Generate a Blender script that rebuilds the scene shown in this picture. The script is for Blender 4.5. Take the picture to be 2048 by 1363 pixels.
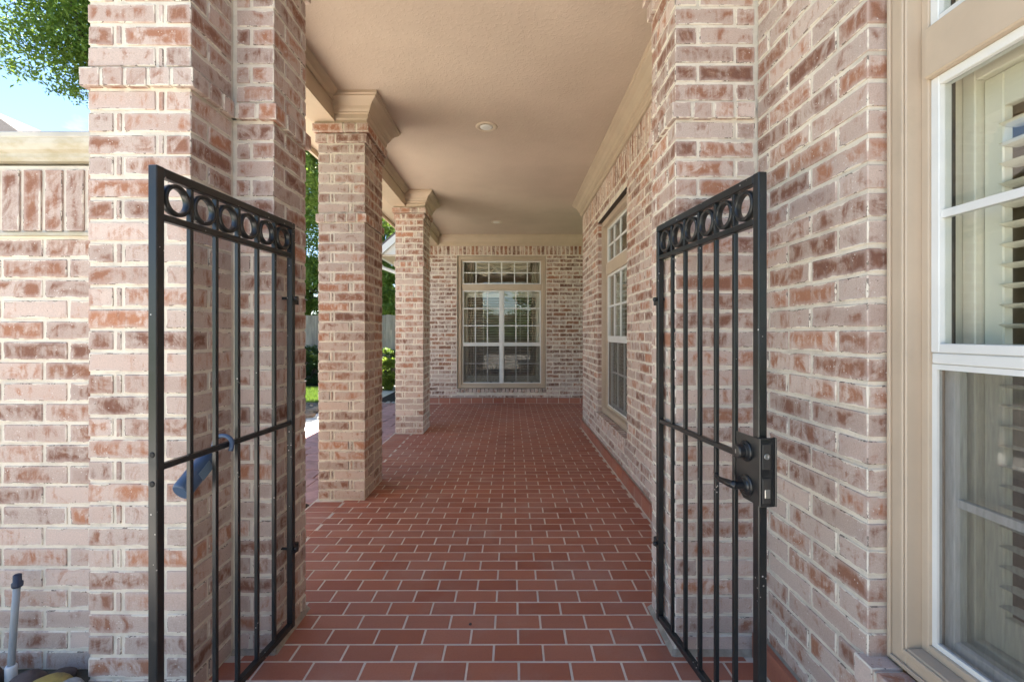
import bpy, math, random
from mathutils import Vector
random.seed(7)
S = bpy.context.scene
for o in list(bpy.data.objects): bpy.data.objects.remove(o)
R = math.radians

# ------------------------------------------------------------------ camera
CH = 1.34                     # camera height
FPX = 915.0                   # focal length in photo pixels (2048 wide)
cam_d = bpy.data.cameras.new('camera'); cam = bpy.data.objects.new('camera', cam_d)
S.collection.objects.link(cam); S.camera = cam
cam_d.sensor_width = 36.0; cam_d.lens = 36.0 * FPX / 2048.0
cam.location = (0, 0, CH); cam.rotation_euler = (R(90), 0, 0)
cam_d.shift_x = 0.0005; cam_d.shift_y = -14.5 / 2048.0
cam_d.clip_start = 0.05; cam_d.clip_end = 600

# ------------------------------------------------------------------ world, sun, exposure
SUN = Vector((0.19, 0.30, 1.0)).normalized()
elev = math.asin(SUN.z); azim = math.atan2(SUN.x, SUN.y)
W = bpy.data.worlds.new('World'); S.world = W; W.use_nodes = True
wn = W.node_tree.nodes; wl = W.node_tree.links
for n in list(wn): wn.remove(n)
sky = wn.new('ShaderNodeTexSky'); sky.sky_type = 'NISHITA'; sky.sun_disc = False
sky.sun_elevation = elev; sky.sun_rotation = azim; sky.air_density = 1.0; sky.dust_density = 0.1; sky.ozone_density = 3.0
tc = wn.new('ShaderNodeTexCoord'); mp = wn.new('ShaderNodeMapping'); mp.inputs['Scale'].default_value = (1.0, 1.0, 2.6)
cn = wn.new('ShaderNodeTexNoise'); cn.inputs['Scale'].default_value = 2.6; cn.inputs['Detail'].default_value = 9; cn.inputs['Roughness'].default_value = 0.6
cr = wn.new('ShaderNodeValToRGB'); cr.color_ramp.elements[0].position = 0.62; cr.color_ramp.elements[1].position = 0.84
cm = wn.new('ShaderNodeMixRGB'); cm.inputs['Color2'].default_value = (5.0, 5.3, 5.8, 1)
bg = wn.new('ShaderNodeBackground'); bg.inputs['Strength'].default_value = 0.05
wo = wn.new('ShaderNodeOutputWorld')
wl.new(tc.outputs['Generated'], mp.inputs['Vector']); wl.new(mp.outputs['Vector'], cn.inputs['Vector'])
wl.new(cn.outputs['Fac'], cr.inputs['Fac']); wl.new(cr.outputs['Color'], cm.inputs['Fac'])
wl.new(sky.outputs['Color'], cm.inputs['Color1']); wl.new(cm.outputs['Color'], bg.inputs['Color']); wl.new(bg.outputs['Background'], wo.inputs['Surface'])
sd = bpy.data.lights.new('sun', 'SUN'); sd.energy = 5.0; sd.angle = R(0.5); sd.color = (1.0, 0.95, 0.88)
so = bpy.data.objects.new('sun', sd); S.collection.objects.link(so)
so.rotation_euler = SUN.to_track_quat('Z', 'Y').to_euler(); so.location = (2, 3, 20)
S.view_settings.view_transform = 'Standard'; S.view_settings.look = 'None'; S.view_settings.gamma = 1.0
S.view_settings.use_curve_mapping = False
S.view_settings.exposure = 3.15

# ------------------------------------------------------------------ node helpers
def mat(name):
    m = bpy.data.materials.new(name); m.use_nodes = True
    nt = m.node_tree; b = nt.nodes['Principled BSDF']; b.inputs['Specular IOR Level'].default_value = 0.35
    return m, nt.nodes, nt.links, b
def c4(c): return (c[0], c[1], c[2], 1)
class G:
    """tiny node graph builder"""
    def __init__(s, n, l): s.n, s.l = n, l
    def put(s, sock, v):
        if hasattr(v, 'is_linked') or hasattr(v, 'links'): s.l.new(v, sock)
        elif v is not None:
            if isinstance(v, (tuple, list)) and len(v) == 3 and sock.type == 'RGBA': v = c4(v)
            sock.default_value = v
    def math(s, op, a, b=None, c=None, clamp=False):
        x = s.n.new('ShaderNodeMath'); x.operation = op; x.use_clamp = clamp
        s.put(x.inputs[0], a); s.put(x.inputs[1], b) if b is not None else None
        if c is not None: s.put(x.inputs[2], c)
        return x.outputs[0]
    def vmath(s, op, a, b=None):
        x = s.n.new('ShaderNodeVectorMath'); x.operation = op; s.put(x.inputs[0], a)
        if b is not None: s.put(x.inputs[1], b)
        return x.outputs[0]
    def noise(s, vec, scale, detail=4, rough=0.55, dist=0.0):
        x = s.n.new('ShaderNodeTexNoise'); s.put(x.inputs['Vector'], vec); x.inputs['Scale'].default_value = scale
        x.inputs['Detail'].default_value = detail; x.inputs['Roughness'].default_value = rough; x.inputs['Distortion'].default_value = dist
        return x.outputs['Fac']
    def ramp(s, f, a, b, ca=(0, 0, 0), cb=(1, 1, 1)):
        x = s.n.new('ShaderNodeValToRGB'); s.put(x.inputs[0], f)
        x.color_ramp.elements[0].position = a; x.color_ramp.elements[1].position = b
        x.color_ramp.elements[0].color = c4(ca); x.color_ramp.elements[1].color = c4(cb)
        return x.outputs['Color']
    def smooth(s, f, a, b):
        x = s.n.new('ShaderNodeMapRange'); x.interpolation_type = 'SMOOTHSTEP'; s.put(x.inputs[0], f)
        x.inputs[1].default_value = a; x.inputs[2].default_value = b
        return x.outputs[0]
    def mix(s, f, a, b, mode='MIX'):
        x = s.n.new('ShaderNodeMixRGB'); x.blend_type = mode; s.put(x.inputs[0], f); s.put(x.inputs[1], a); s.put(x.inputs[2], b)
        return x.outputs[0]
    def bump(s, h, strength, dist, b):
        x = s.n.new('ShaderNodeBump'); s.put(x.inputs['Height'], h); x.inputs['Strength'].default_value = strength; x.inputs['Distance'].default_value = dist
        s.l.new(x.outputs[0], b.inputs['Normal'])
    def pos(s): return s.n.new('ShaderNodeNewGeometry').outputs['Position']
    def rnd(s):
        g = s.n.new('ShaderNodeNewGeometry').outputs['Random Per Island']; o = s.n.new('ShaderNodeObjectInfo').outputs['Random']
        return s.math('FRACT', s.math('ADD', g, s.math('MULTIPLY', o, 7.31)))

def brick_material(name, wash_amt, dark=1.0):
    m, n, l, b = mat(name); g = G(n, l)
    p = g.pos(); r = g.rnd()
    r2 = g.math('FRACT', g.math('MULTIPLY', r, 17.7)); r3 = g.math('FRACT', g.math('MULTIPLY', r, 53.3))
    off = n.new('ShaderNodeCombineXYZ'); l.new(g.math('MULTIPLY', r, 31.0), off.inputs[0]); l.new(g.math('MULTIPLY', r2, 17.0), off.inputs[1]); l.new(g.math('MULTIPLY', r3, 23.0), off.inputs[2])
    q = g.vmath('ADD', p, off.outputs[0])
    blot = g.noise(q, 11, 6, 0.62, 1.2)
    streak = g.noise(g.vmath('MULTIPLY', q, (1, 1, 0.16)), 42, 4, 0.55, 0.4)
    fine = g.noise(q, 160, 4, 0.6)
    # fired clay colour of the brick, per brick and mottled
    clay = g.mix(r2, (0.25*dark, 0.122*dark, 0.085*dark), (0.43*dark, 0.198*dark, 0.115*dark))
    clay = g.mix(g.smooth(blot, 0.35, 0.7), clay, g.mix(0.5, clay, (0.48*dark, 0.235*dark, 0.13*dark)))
    clay = g.mix(g.math('MULTIPLY', g.smooth(streak, 0.55, 0.75), 0.35), clay, (0.12, 0.055, 0.045))
    sz_ = n.new('ShaderNodeSeparateXYZ'); l.new(p, sz_.inputs[0]); low = g.math('SUBTRACT', 1.0, g.smooth(sz_.outputs[2], 0.1, 1.5))
    # thin lime wash left on the face
    v = g.math('ADD', g.math('MULTIPLY', g.math('SUBTRACT', blot, 0.5), 1.25), g.math('MULTIPLY', g.math('SUBTRACT', streak, 0.5), 0.75)); v = g.math('ADD', v, 0.56)
    v = g.math('ADD', v, g.math('MULTIPLY', g.math('SUBTRACT', r3, 0.5), 0.27))
    v = g.math('ADD', v, g.math('MULTIPLY', g.math('SUBTRACT', fine, 0.5), 0.16))
    v = g.math('ADD', v, g.math('MULTIPLY', low, 0.09))
    wash = g.math('MULTIPLY', g.smooth(v, 0.47 - wash_amt, 0.80 - wash_amt), 0.86)
    washc = g.mix(r, (0.53, 0.41, 0.345), (0.67, 0.55, 0.47))
    col = g.mix(wash, clay, washc)
    tone = g.math('ADD', g.math('ADD', 0.80, g.math('MULTIPLY', r2, 0.26)), g.math('MULTIPLY', g.math('SUBTRACT', g.noise(q, 260, 3, 0.7), 0.5), 0.65))
    tx = n.new('ShaderNodeCombineXYZ'); [l.new(tone, tx.inputs[i]) for i in range(3)]
    col = g.mix(1.0, col, tx.outputs[0], 'MULTIPLY')
    # mortar smeared over the arrises
    ua = n.new('ShaderNodeUVMap'); ua.uv_map = 'edge_a'; ub = n.new('ShaderNodeUVMap'); ub.uv_map = 'edge_b'
    sa = n.new('ShaderNodeSeparateXYZ'); l.new(ua.outputs[0], sa.inputs[0]); sb = n.new('ShaderNodeSeparateXYZ'); l.new(ub.outputs[0], sb.inputs[0])
    d = g.math('MINIMUM', g.math('MINIMUM', sa.outputs[0], sa.outputs[1]), g.math('MINIMUM', sb.outputs[0], sb.outputs[1]))
    wob = g.math('ADD', g.math('MULTIPLY', g.math('SUBTRACT', g.noise(q, 11, 2, 0.5), 0.50), 0.024), g.math('MULTIPLY', g.math('SUBTRACT', g.noise(q, 60, 4, 0.6), 0.5), 0.010))
    dd = g.math('SUBTRACT', d, wob)
    smear = g.math('SUBTRACT', 1.0, g.smooth(dd, 0.0006, 0.0036))
    halo = g.math('MULTIPLY', g.math('SUBTRACT', 1.0, g.smooth(g.math('ADD', dd, g.math('MULTIPLY', g.math('SUBTRACT', streak, 0.5), 0.03)), 0.0, 0.020)), 0.55)
    col = g.mix(halo, col, (0.56, 0.45, 0.39)); col = g.mix(g.math('MULTIPLY', smear, 0.92), col, (0.76, 0.68, 0.56))
    crack = g.math('MULTIPLY', g.math('LESS_THAN', g.math('ABSOLUTE', g.math('SUBTRACT', dd, 0.0016)), 0.0011), g.math('GREATER_THAN', g.noise(q, 17, 4, 0.7), 0.555))
    col = g.mix(g.math('MULTIPLY', crack, 0.75), col, (0.10, 0.065, 0.05))
    # white specks and dark pits
    vo = n.new('ShaderNodeTexVoronoi'); vo.inputs['Scale'].default_value = 75; l.new(q, vo.inputs['Vector'])
    spk = g.math('MULTIPLY', g.math('LESS_THAN', vo.outputs['Distance'], 0.17), g.math('GREATER_THAN', g.noise(q, 22, 2), 0.58))
    col = g.mix(g.math('MULTIPLY', spk, 0.7), col, (0.70, 0.64, 0.57))
    pit = g.smooth(g.noise(q, 95, 3, 0.6), 0.70, 0.76); col = g.mix(pit, col, (0.09, 0.06, 0.05))
    l.new(col, b.inputs['Base Color']); b.inputs['Roughness'].default_value = 0.9; b.inputs['Specular IOR Level'].default_value = 0.2
    h = g.math('ADD', g.math('MULTIPLY', blot, 0.5), g.math('MULTIPLY', fine, 0.30)); h = g.math('SUBTRACT', h, g.math('MULTIPLY', pit, 0.8))
    g.bump(g.math('ADD', h, g.math('MULTIPLY', smear, 0.4)), 0.55, 0.004, b)
    return m

def simple(name, col, rough=0.6, var=0.0, vscale=6, bump=0.0, bscale=60, bdist=0.002, metal=0.0, spec=0.35, col2=None, perobj=0.0, stretch=(1, 1, 1), dirt=0.0, dirtc=(0.2, 0.16, 0.12)):
    m, n, l, b = mat(name); g = G(n, l); p = g.vmath('MULTIPLY', g.pos(), stretch)
    c = col
    if var or col2 is not None:
        f = g.noise(p, vscale, 5, 0.6); c = g.mix(g.smooth(f, 0.35, 0.68), col, col2 if col2 is not None else tuple(x*(1-var) for x in col))
    if perobj:
        r = g.rnd(); k = g.math('ADD', 1.0 - perobj, g.math('MULTIPLY', r, 2*perobj))
        x = n.new('ShaderNodeCombineXYZ'); [l.new(k, x.inputs[i]) for i in range(3)]
        c = g.mix(1.0, c, x.outputs[0], 'MULTIPLY')
    if dirt:
        f = g.noise(g.pos(), 4.5, 7, 0.7); c = g.mix(g.math('MULTIPLY', g.smooth(f, 0.55, 0.8), dirt), c, dirtc)
    g.put(b.inputs['Base Color'], c)
    b.inputs['Roughness'].default_value = rough; b.inputs['Metallic'].default_value = metal; b.inputs['Specular IOR Level'].default_value = spec
    if bump: g.bump(g.noise(p, bscale, 5, 0.6), bump, bdist, b)
    return m

M = {}
M['brick'] = brick_material('whitewashed_brick', 0.11)
M['brick_dark'] = brick_material('less_washed_brick', 0.10)
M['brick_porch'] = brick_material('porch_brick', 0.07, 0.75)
M['mortar'] = simple('mortar', (0.76, 0.68, 0.56), 0.95, 0.2, 9, 0.7, 90, 0.004, spec=0.1, dirt=0.35, dirtc=(0.36, 0.29, 0.23))
M['fillet'] = simple('stained_mortar', (0.40, 0.34, 0.27), 0.95, 0.3, 20, 0.7, 60, 0.004, spec=0.1)
M['sill_mortar'] = simple('grey_mortar', (0.30, 0.25, 0.20), 0.95, 0.25, 12, 0.6, 90, 0.003, spec=0.1)
M['grout'] = simple('floor_grout', (0.70, 0.60, 0.49), 0.95, 0.15, 5, 0.5, 120, 0.002, spec=0.1)
M['trim'] = simple('tan_trim_paint', (0.54, 0.425, 0.31), 0.42, 0.10, 3, 0.2, 30, 0.003, dirt=0.22, dirtc=(0.30, 0.24, 0.17))
M['ceiling'] = None
M['white'] = simple('white_vinyl', (0.74, 0.73, 0.69), 0.35, 0.08, 4, dirt=0.15, dirtc=(0.42, 0.38, 0.32))
M['shutter'] = simple('cream_shutter_paint', (0.78, 0.74, 0.63), 0.45)
M['black'] = None
M['dark_metal'] = simple('black_hardware', (0.018, 0.018, 0.019), 0.32, 0.3, 40, 0.3, 90, 0.001, spec=0.5)
M['hole'] = simple('lock_recess', (0.012, 0.011, 0.011), 0.6)
M['steel'] = simple('worn_steel', (0.45, 0.44, 0.42), 0.35, metal=0.9)
M['blue'] = simple('blue_plastic', (0.065, 0.11, 0.19), 0.38, 0.12, 12, spec=0.5)
M['blue_light'] = simple('faded_blue_label', (0.13, 0.20, 0.27), 0.5)
M['coping'] = simple('weathered_coping', (0.56, 0.52, 0.43), 0.8, col2=(0.44, 0.38, 0.26), vscale=9, bump=0.3, bscale=60, stretch=(1, 1, 2))
M['coping_top'] = simple('coping_top', (0.58, 0.54, 0.46), 0.75, 0.2, 6, 0.3, 40)
M['pvc'] = simple('grey_conduit', (0.30, 0.33, 0.35), 0.45, 0.1, 10)
M['pvc_white'] = simple('white_collar', (0.72, 0.72, 0.70), 0.4)
M['pipe_clip'] = simple('dark_cap', (0.03, 0.04, 0.07), 0.5)
M['lightring'] = simple('light_trim', (0.60, 0.50, 0.38), 0.4)
M['lens'] = simple('frosted_lens', (0.72, 0.71, 0.66), 0.3)
M['lintel'] = simple('dark_lintel', (0.05, 0.035, 0.03), 0.6)
M['room'] = simple('room_paint', (0.50, 0.42, 0.30), 0.8)
M['room_floor'] = simple('room_floor', (0.24, 0.15, 0.09), 0.5)
M['curtain'] = simple('cream_curtain', (0.66, 0.58, 0.45), 0.8, 0.1, 8, stretch=(1, 1, .3))
M['roofing'] = simple('grey_shingles', (0.13, 0.11, 0.10), 0.9, 0.4, 30, perobj=0.2)
M['soffit'] = simple('soffit_paint', (0.60, 0.48, 0.36), 0.6)
M['fascia'] = simple('white_fascia', (0.66, 0.65, 0.62), 0.5)
M['fence'] = simple('grey_fence_wood', (0.33, 0.29, 0.25), 0.9, 0.35, 12, 0.4, 60, stretch=(1, 1, 0.12), perobj=0.2)
M['bark'] = simple('bark', (0.11, 0.085, 0.065), 0.95, 0.5, 20, 0.9, 30, 0.02, stretch=(1, 1, 0.3))
M['grass_base'] = simple('lawn_soil', (0.06, 0.085, 0.028), 0.95, 0.4, 3)
M['soil'] = simple('soil', (0.10, 0.085, 0.06), 0.95, 0.4, 3, 0.6, 20, 0.02)
M['gravel'] = simple('gravel_bed', (0.17, 0.145, 0.115), 0.95, 0.5, 40, 1.0, 60, 0.02)
M['pebble'] = simple('pea_gravel', (0.19, 0.165, 0.13), 0.85, perobj=0.35, var=0.2, vscale=20)
M['mulch'] = simple('black_mulch', (0.022, 0.02, 0.02), 0.95, 0.5, 30, 1.0, 50, 0.02)
M['concrete'] = simple('concrete', (0.62, 0.59, 0.54), 0.9, 0.15, 2, 0.3, 60)
M['walk'] = simple('front_walk_concrete', (0.38, 0.355, 0.32), 0.9, 0.15, 2, 0.3, 60)
M['paver'] = simple('pink_pavers', (0.50, 0.30, 0.27), 0.85, 0.25, 9, 0.5, 60, perobj=0.14)
M['paver_joint'] = simple('paver_joint', (0.24, 0.15, 0.12), 0.95, 0.3, 9)
M['stone_grey'] = simple('grey_stone', (0.34, 0.33, 0.30), 0.75, 0.35, 18, 0.4, 40)
M['stone_dark'] = simple('dark_brown_stone', (0.12, 0.09, 0.08), 0.75, 0.4, 20, 0.4, 40)
M['stone_tan'] = simple('tan_stone', (0.30, 0.22, 0.15), 0.8, 0.3, 14, 0.5, 40)
M['stone_yellow'] = simple('yellow_brown_stone', (0.42, 0.31, 0.09), 0.7, col2=(0.20, 0.14, 0.06), vscale=16, bump=0.5, bscale=40)
M['lamp_metal'] = simple('bronze_metal', (0.05, 0.045, 0.04), 0.5)
M['furniture'] = simple('pale_upholstery', (0.30, 0.26, 0.20), 0.8)

def ceiling_mat():
    m, n, l, b = mat('knockdown_ceiling'); g = G(n, l); p = g.pos()
    a = g.noise(p, 42, 3, 0.5, 0.6); k = g.smooth(a, 0.50, 0.62); bl = g.noise(p, 1.3, 4)
    col = g.mix(g.smooth(bl, 0.3, 0.7), (0.49, 0.39, 0.305), (0.56, 0.45, 0.355)); l.new(col, b.inputs['Base Color'])
    b.inputs['Roughness'].default_value = 0.75
    g.bump(g.math('ADD', k, g.math('MULTIPLY', g.noise(p, 180, 3), 0.2)), 0.32, 0.003, b); return m
M['ceiling'] = ceiling_mat()

def black_mat():
    m, n, l, b = mat('black_gate_paint'); g = G(n, l); p = g.pos()
    v = n.new('ShaderNodeTexVoronoi'); v.inputs['Scale'].default_value = 60; l.new(p, v.inputs['Vector'])
    chip = g.math('MULTIPLY', g.math('LESS_THAN', v.outputs['Distance'], 0.16), g.math('GREATER_THAN', g.noise(p, 9, 3), 0.60))
    dust = g.smooth(g.noise(p, 14, 6, 0.7), 0.45, 0.8)
    col = g.mix(g.math('MULTIPLY', dust, 0.5), (0.014, 0.015, 0.015), (0.040, 0.040, 0.038)); col = g.mix(chip, col, (0.40, 0.37, 0.34))
    l.new(col, b.inputs['Base Color']); l.new(g.math('ADD', 0.28, g.math('MULTIPLY', dust, 0.3)), b.inputs['Roughness']); b.inputs['Specular IOR Level'].default_value = 0.5
    g.bump(g.noise(p, 150, 3), 0.15, 0.001, b); return m
M['black'] = black_mat()

def tile_mat():
    m, n, l, b = mat('red_quarry_tile'); g = G(n, l); p = g.pos(); r = g.rnd(); r2 = g.math('FRACT', g.math('MULTIPLY', r, 13.7))
    c = g.mix(r, (0.33, 0.100, 0.056), (0.44, 0.155, 0.088)); c = g.mix(g.math('MULTIPLY', r2, 0.6), c, (0.40, 0.175, 0.12)); c = g.mix(g.math('MULTIPLY', g.smooth(g.noise(p, 130, 4, 0.7), 0.45, 0.75), 0.28), c, (0.20, 0.07, 0.045))
    c = g.mix(g.math('MULTIPLY', g.smooth(g.noise(p, 2.2, 6, 0.65), 0.46, 0.72), 0.34), c, (0.42, 0.27, 0.21))
    c = g.mix(g.math('MULTIPLY', g.smooth(g.noise(p, 26, 5, 0.7), 0.6, 0.8), 0.25), c, (0.16, 0.07, 0.05))
    l.new(c, b.inputs['Base Color']); l.new(g.math('ADD', 0.40, g.math('MULTIPLY', g.noise(p, 7, 5), 0.30)), b.inputs['Roughness'])
    b.inputs['Specular IOR Level'].default_value = 0.36
    g.bump(g.math('ADD', g.noise(p, 20, 3), g.math('MULTIPLY', g.noise(p, 200, 2), 0.15)), 0.15, 0.004, b); return m
M['tile'] = tile_mat()

def glass_mat(name, tint, refl=1.0):
    m = bpy.data.materials.new(name); m.use_nodes = True; n = m.node_tree.nodes; l = m.node_tree.links
    for x in list(n): n.remove(x)
    o = n.new('ShaderNodeOutputMaterial'); t = n.new('ShaderNodeBsdfTransparent'); t.inputs[0].default_value = c4(tint)
    gl = n.new('ShaderNodeBsdfGlossy'); gl.inputs['Roughness'].default_value = 0.0
    f = n.new('ShaderNodeLayerWeight'); f.inputs[0].default_value = 0.5      # schlick, the same from both sides of the pane
    pw = n.new('ShaderNodeMath'); pw.operation = 'POWER'; pw.inputs[1].default_value = 4.0; l.new(f.outputs['Facing'], pw.inputs[0])
    mu = n.new('ShaderNodeMath'); mu.operation = 'MULTIPLY_ADD'; mu.inputs[1].default_value = 0.9*refl; mu.inputs[2].default_value = 0.055; mu.use_clamp = True
    mx = n.new('ShaderNodeMixShader'); l.new(pw.outputs[0], mu.inputs[0]); l.new(mu.outputs[0], mx.inputs[0]); l.new(t.outputs[0], mx.inputs[1]); l.new(gl.outputs[0], mx.inputs[2]); l.new(mx.outputs[0], o.inputs[0])
    return m
M['glass'] = glass_mat('window_glass', (0.95, 0.96, 0.94))
def screen_mat():
    m = bpy.data.materials.new('insect_screen'); m.use_nodes = True; n = m.node_tree.nodes; l = m.node_tree.links
    for x in list(n): n.remove(x)
    o = n.new('ShaderNodeOutputMaterial'); t = n.new('ShaderNodeBsdfTransparent'); d = n.new('ShaderNodeBsdfDiffuse'); d.inputs[0].default_value = (0.15, 0.13, 0.11, 1)
    g = G(n, l); f = g.math('ADD', 0.20, g.math('MULTIPLY', g.noise(g.vmath('MULTIPLY', g.pos(), (1, 1, 0.1)), 160, 2), 0.16))
    mx = n.new('ShaderNodeMixShader'); l.new(f, mx.inputs[0]); l.new(t.outputs[0], mx.inputs[1]); l.new(d.outputs[0], mx.inputs[2]); l.new(mx.outputs[0], o.inputs[0]); return m
M['screen'] = screen_mat()
def leaf_mat(name, a, b_):
    m = bpy.data.materials.new(name); m.use_nodes = True; n = m.node_tree.nodes; l = m.node_tree.links
    for x in list(n): n.remove(x)
    o = n.new('ShaderNodeOutputMaterial'); g = G(n, l); c = g.mix(g.rnd(), a, b_)
    d = n.new('ShaderNodeBsdfPrincipled'); l.new(c, d.inputs['Base Color']); d.inputs['Roughness'].default_value = 0.45; d.inputs['Specular IOR Level'].default_value = 0.4
    t = n.new('ShaderNodeBsdfTranslucent'); l.new(g.mix(0.5, c, (0.22, 0.30, 0.03)), t.inputs[0])
    mx = n.new('ShaderNodeMixShader'); mx.inputs[0].default_value = 0.42; l.new(d.outputs[0], mx.inputs[1]); l.new(t.outputs[0], mx.inputs[2]); l.new(mx.outputs[0], o.inputs[0]); return m
M['leaf'] = leaf_mat('green_leaves', (0.05, 0.11, 0.025), (0.15, 0.22, 0.045))
M['leaf_dark'] = leaf_mat('dark_leaves', (0.02, 0.05, 0.02), (0.04, 0.08, 0.03))
M['leaf_bright'] = leaf_mat('bright_leaves', (0.13, 0.20, 0.03), (0.22, 0.27, 0.04))
M['leaf_mid'] = leaf_mat('fresh_leaves', (0.09, 0.18, 0.035), (0.22, 0.30, 0.06))
M['blade'] = leaf_mat('grass_blades', (0.07, 0.14, 0.02), (0.14, 0.22, 0.04))

# ------------------------------------------------------------------ object helpers
COL = S.collection
WP = {}                      # world position of parents (unrotated ones)
def wpos(o):
    v = Vector((0, 0, 0))
    while o is not None: v += o.location; o = o.parent
    return v
def tag(o, label=None, cat=None, group=None, kind=None):
    if label: o['label'] = label
    if cat: o['category'] = cat
    if group: o['group'] = group
    if kind: o['kind'] = kind
    return o
def thing(name, label, cat, loc=(0, 0, 0), rz=0.0, group=None):
    o = bpy.data.objects.new(name, None); COL.objects.link(o); o.empty_display_size = 0.1
    o.location = loc; o.rotation_euler = (0, 0, rz); return tag(o, label, cat, group)
def link(name, me, parent=None, loc=(0, 0, 0)):
    o = bpy.data.objects.new(name, me); COL.objects.link(o); o.location = loc
    if parent is not None: o.parent = parent
    return o
class MB:
    def __init__(s, base=(0, 0, 0)): s.v = []; s.f = []; s.sm = []
    def quadbox(s, P, smooth=False):
        k = len(s.v); s.v += [tuple(p) for p in P]
        for q in ((0, 3, 2, 1), (4, 5, 6, 7), (0, 1, 5, 4), (1, 2, 6, 5), (2, 3, 7, 6), (3, 0, 4, 7)):
            s.f.append(tuple(k+i for i in q)); s.sm.append(False)
        return s
    def box(s, x0, x1, y0, y1, z0, z1):
        x0, x1 = sorted((x0, x1)); y0, y1 = sorted((y0, y1)); z0, z1 = sorted((z0, z1))
        return s.quadbox([(x0, y0, z0), (x1, y0, z0), (x1, y1, z0), (x0, y1, z0), (x0, y0, z1), (x1, y0, z1), (x1, y1, z1), (x0, y1, z1)])
    def tube(s, pts, rad, n=10, smooth=True, cap=True):
        pts = [Vector(p) for p in pts]; rings = []
        if not isinstance(rad, (list, tuple)): rad = [rad]*len(pts)
        ref = None
        for i, p in enumerate(pts):
            d = (pts[min(i+1, len(pts)-1)] - pts[max(i-1, 0)]).normalized()
            if ref is None: ref = Vector((0, 0, 1)) if abs(d.z) < 0.9 else Vector((1, 0, 0))
            a = d.cross(ref).normalized(); b = d.cross(a).normalized(); ref = -b if False else b.cross(d) * 0 + ref
            k = len(s.v)
            for j in range(n):
                t = 2*math.pi*j/n; s.v.append(tuple(p + (a*math.cos(t) + b*math.sin(t))*rad[i]))
            rings.append(k)
        for i in range(len(rings)-1):
            for j in range(n):
                a0 = rings[i]+j; a1 = rings[i]+(j+1) % n; b0 = rings[i+1]+j; b1 = rings[i+1]+(j+1) % n
                s.f.append((a0, b0, b1, a1)); s.sm.append(smooth)
        if cap:
            s.f.append(tuple(rings[0]+j for j in range(n))); s.sm.append(False)
            s.f.append(tuple(rings[-1]+j for j in reversed(range(n)))); s.sm.append(False)
        return s
    def lathe(s, c, prof, n=24, axis='z', smooth=True):
        """prof: list of (radius, height) along axis"""
        rings = []
        for r, h in prof:
            k = len(s.v)
            for j in range(n):
                t = 2*math.pi*j/n; a = r*math.cos(t); b = r*math.sin(t)
                if axis == 'z': s.v.append((c[0]+a, c[1]+b, c[2]+h))
                elif axis == 'y': s.v.append((c[0]+a, c[1]+h, c[2]-b))
                else: s.v.append((c[0]+h, c[1]+a, c[2]+b))
            rings.append(k)
        for i in range(len(rings)-1):
            for j in range(n):
                s.f.append((rings[i]+j, rings[i]+(j+1) % n, rings[i+1]+(j+1) % n, rings[i+1]+j)); s.sm.append(smooth)
        s.f.append(tuple(rings[0]+j for j in reversed(range(n)))); s.sm.append(False)
        s.f.append(tuple(rings[-1]+j for j in range(n))); s.sm.append(False)
        return s
    def ring(s, c, ro, ri, t, n=28):
        """pipe slice with its axis along y"""
        k = len(s.v)
        for j in range(n):
            a = 2*math.pi*j/n; co, si = math.cos(a), math.sin(a)
            b = min(0.0025, (ro-ri)/3)
            for (r, y) in ((ro, -t/2+b), (ro-b, -t/2), (ri+b, -t/2), (ri, -t/2+b), (ri, t/2-b), (ri+b, t/2), (ro-b, t/2), (ro, t/2-b)):
                s.v.append((c[0]+r*co, c[1]+y, c[2]+r*si))
        for j in range(n):
            for i in range(8):
                a0 = k+j*8+i; a1 = k+j*8+(i+1) % 8; b0 = k+((j+1) % n)*8+i; b1 = k+((j+1) % n)*8+(i+1) % 8
                s.f.append((a0, a1, b1, b0)); s.sm.append(True)
        return s
    def prism(s, loop, path, closed=False, cap=True):
        """sweep: loop(t index)-> list of points per station"""
        rings = []
        for st in path:
            k = len(s.v); P = loop(st); s.v += [tuple(p) for p in P]; rings.append((k, len(P)))
        m = len(rings); rr = range(m if closed else m-1)
        for i in rr:
            k0, L = rings[i]; k1, _ = rings[(i+1) % m]
            for j in range(L):
                s.f.append((k0+j, k0+(j+1) % L, k1+(j+1) % L, k1+j)); s.sm.append(False)
        if cap and not closed:
            k, L = rings[0]; s.f.append(tuple(k+j for j in reversed(range(L)))); s.sm.append(False)
            k, L = rings[-1]; s.f.append(tuple(k+j for j in range(L))); s.sm.append(False)
        return s
    def mesh(s, name, m, off=(0, 0, 0)):
        me = bpy.data.meshes.new(name); me.from_pydata([(a-off[0], b-off[1], c-off[2]) for a, b, c in s.v], [], s.f)
        me.polygons.foreach_set('use_smooth', s.sm); me.materials.append(M[m] if isinstance(m, str) else m); me.update(); return me
    def build(s, name, m, parent=None, local=False, bevel=0.0, fixn=False):
        off = (0, 0, 0) if local else (wpos(parent) if parent is not None else (0, 0, 0))
        me = s.mesh(name, m, off)
        if fixn or bevel:
            import bmesh
            bm = bmesh.new(); bm.from_mesh(me)
            if bevel:
                bmesh.ops.bevel(bm, geom=[e for e in bm.edges if len(e.link_faces) == 2 and e.calc_face_angle(0) > 0.6], offset=bevel, segments=1, affect='EDGES', clamp_overlap=True)
            bmesh.ops.recalc_face_normals(bm, faces=bm.faces); bm.to_mesh(me); bm.free()
        return link(name, me, parent)

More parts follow.
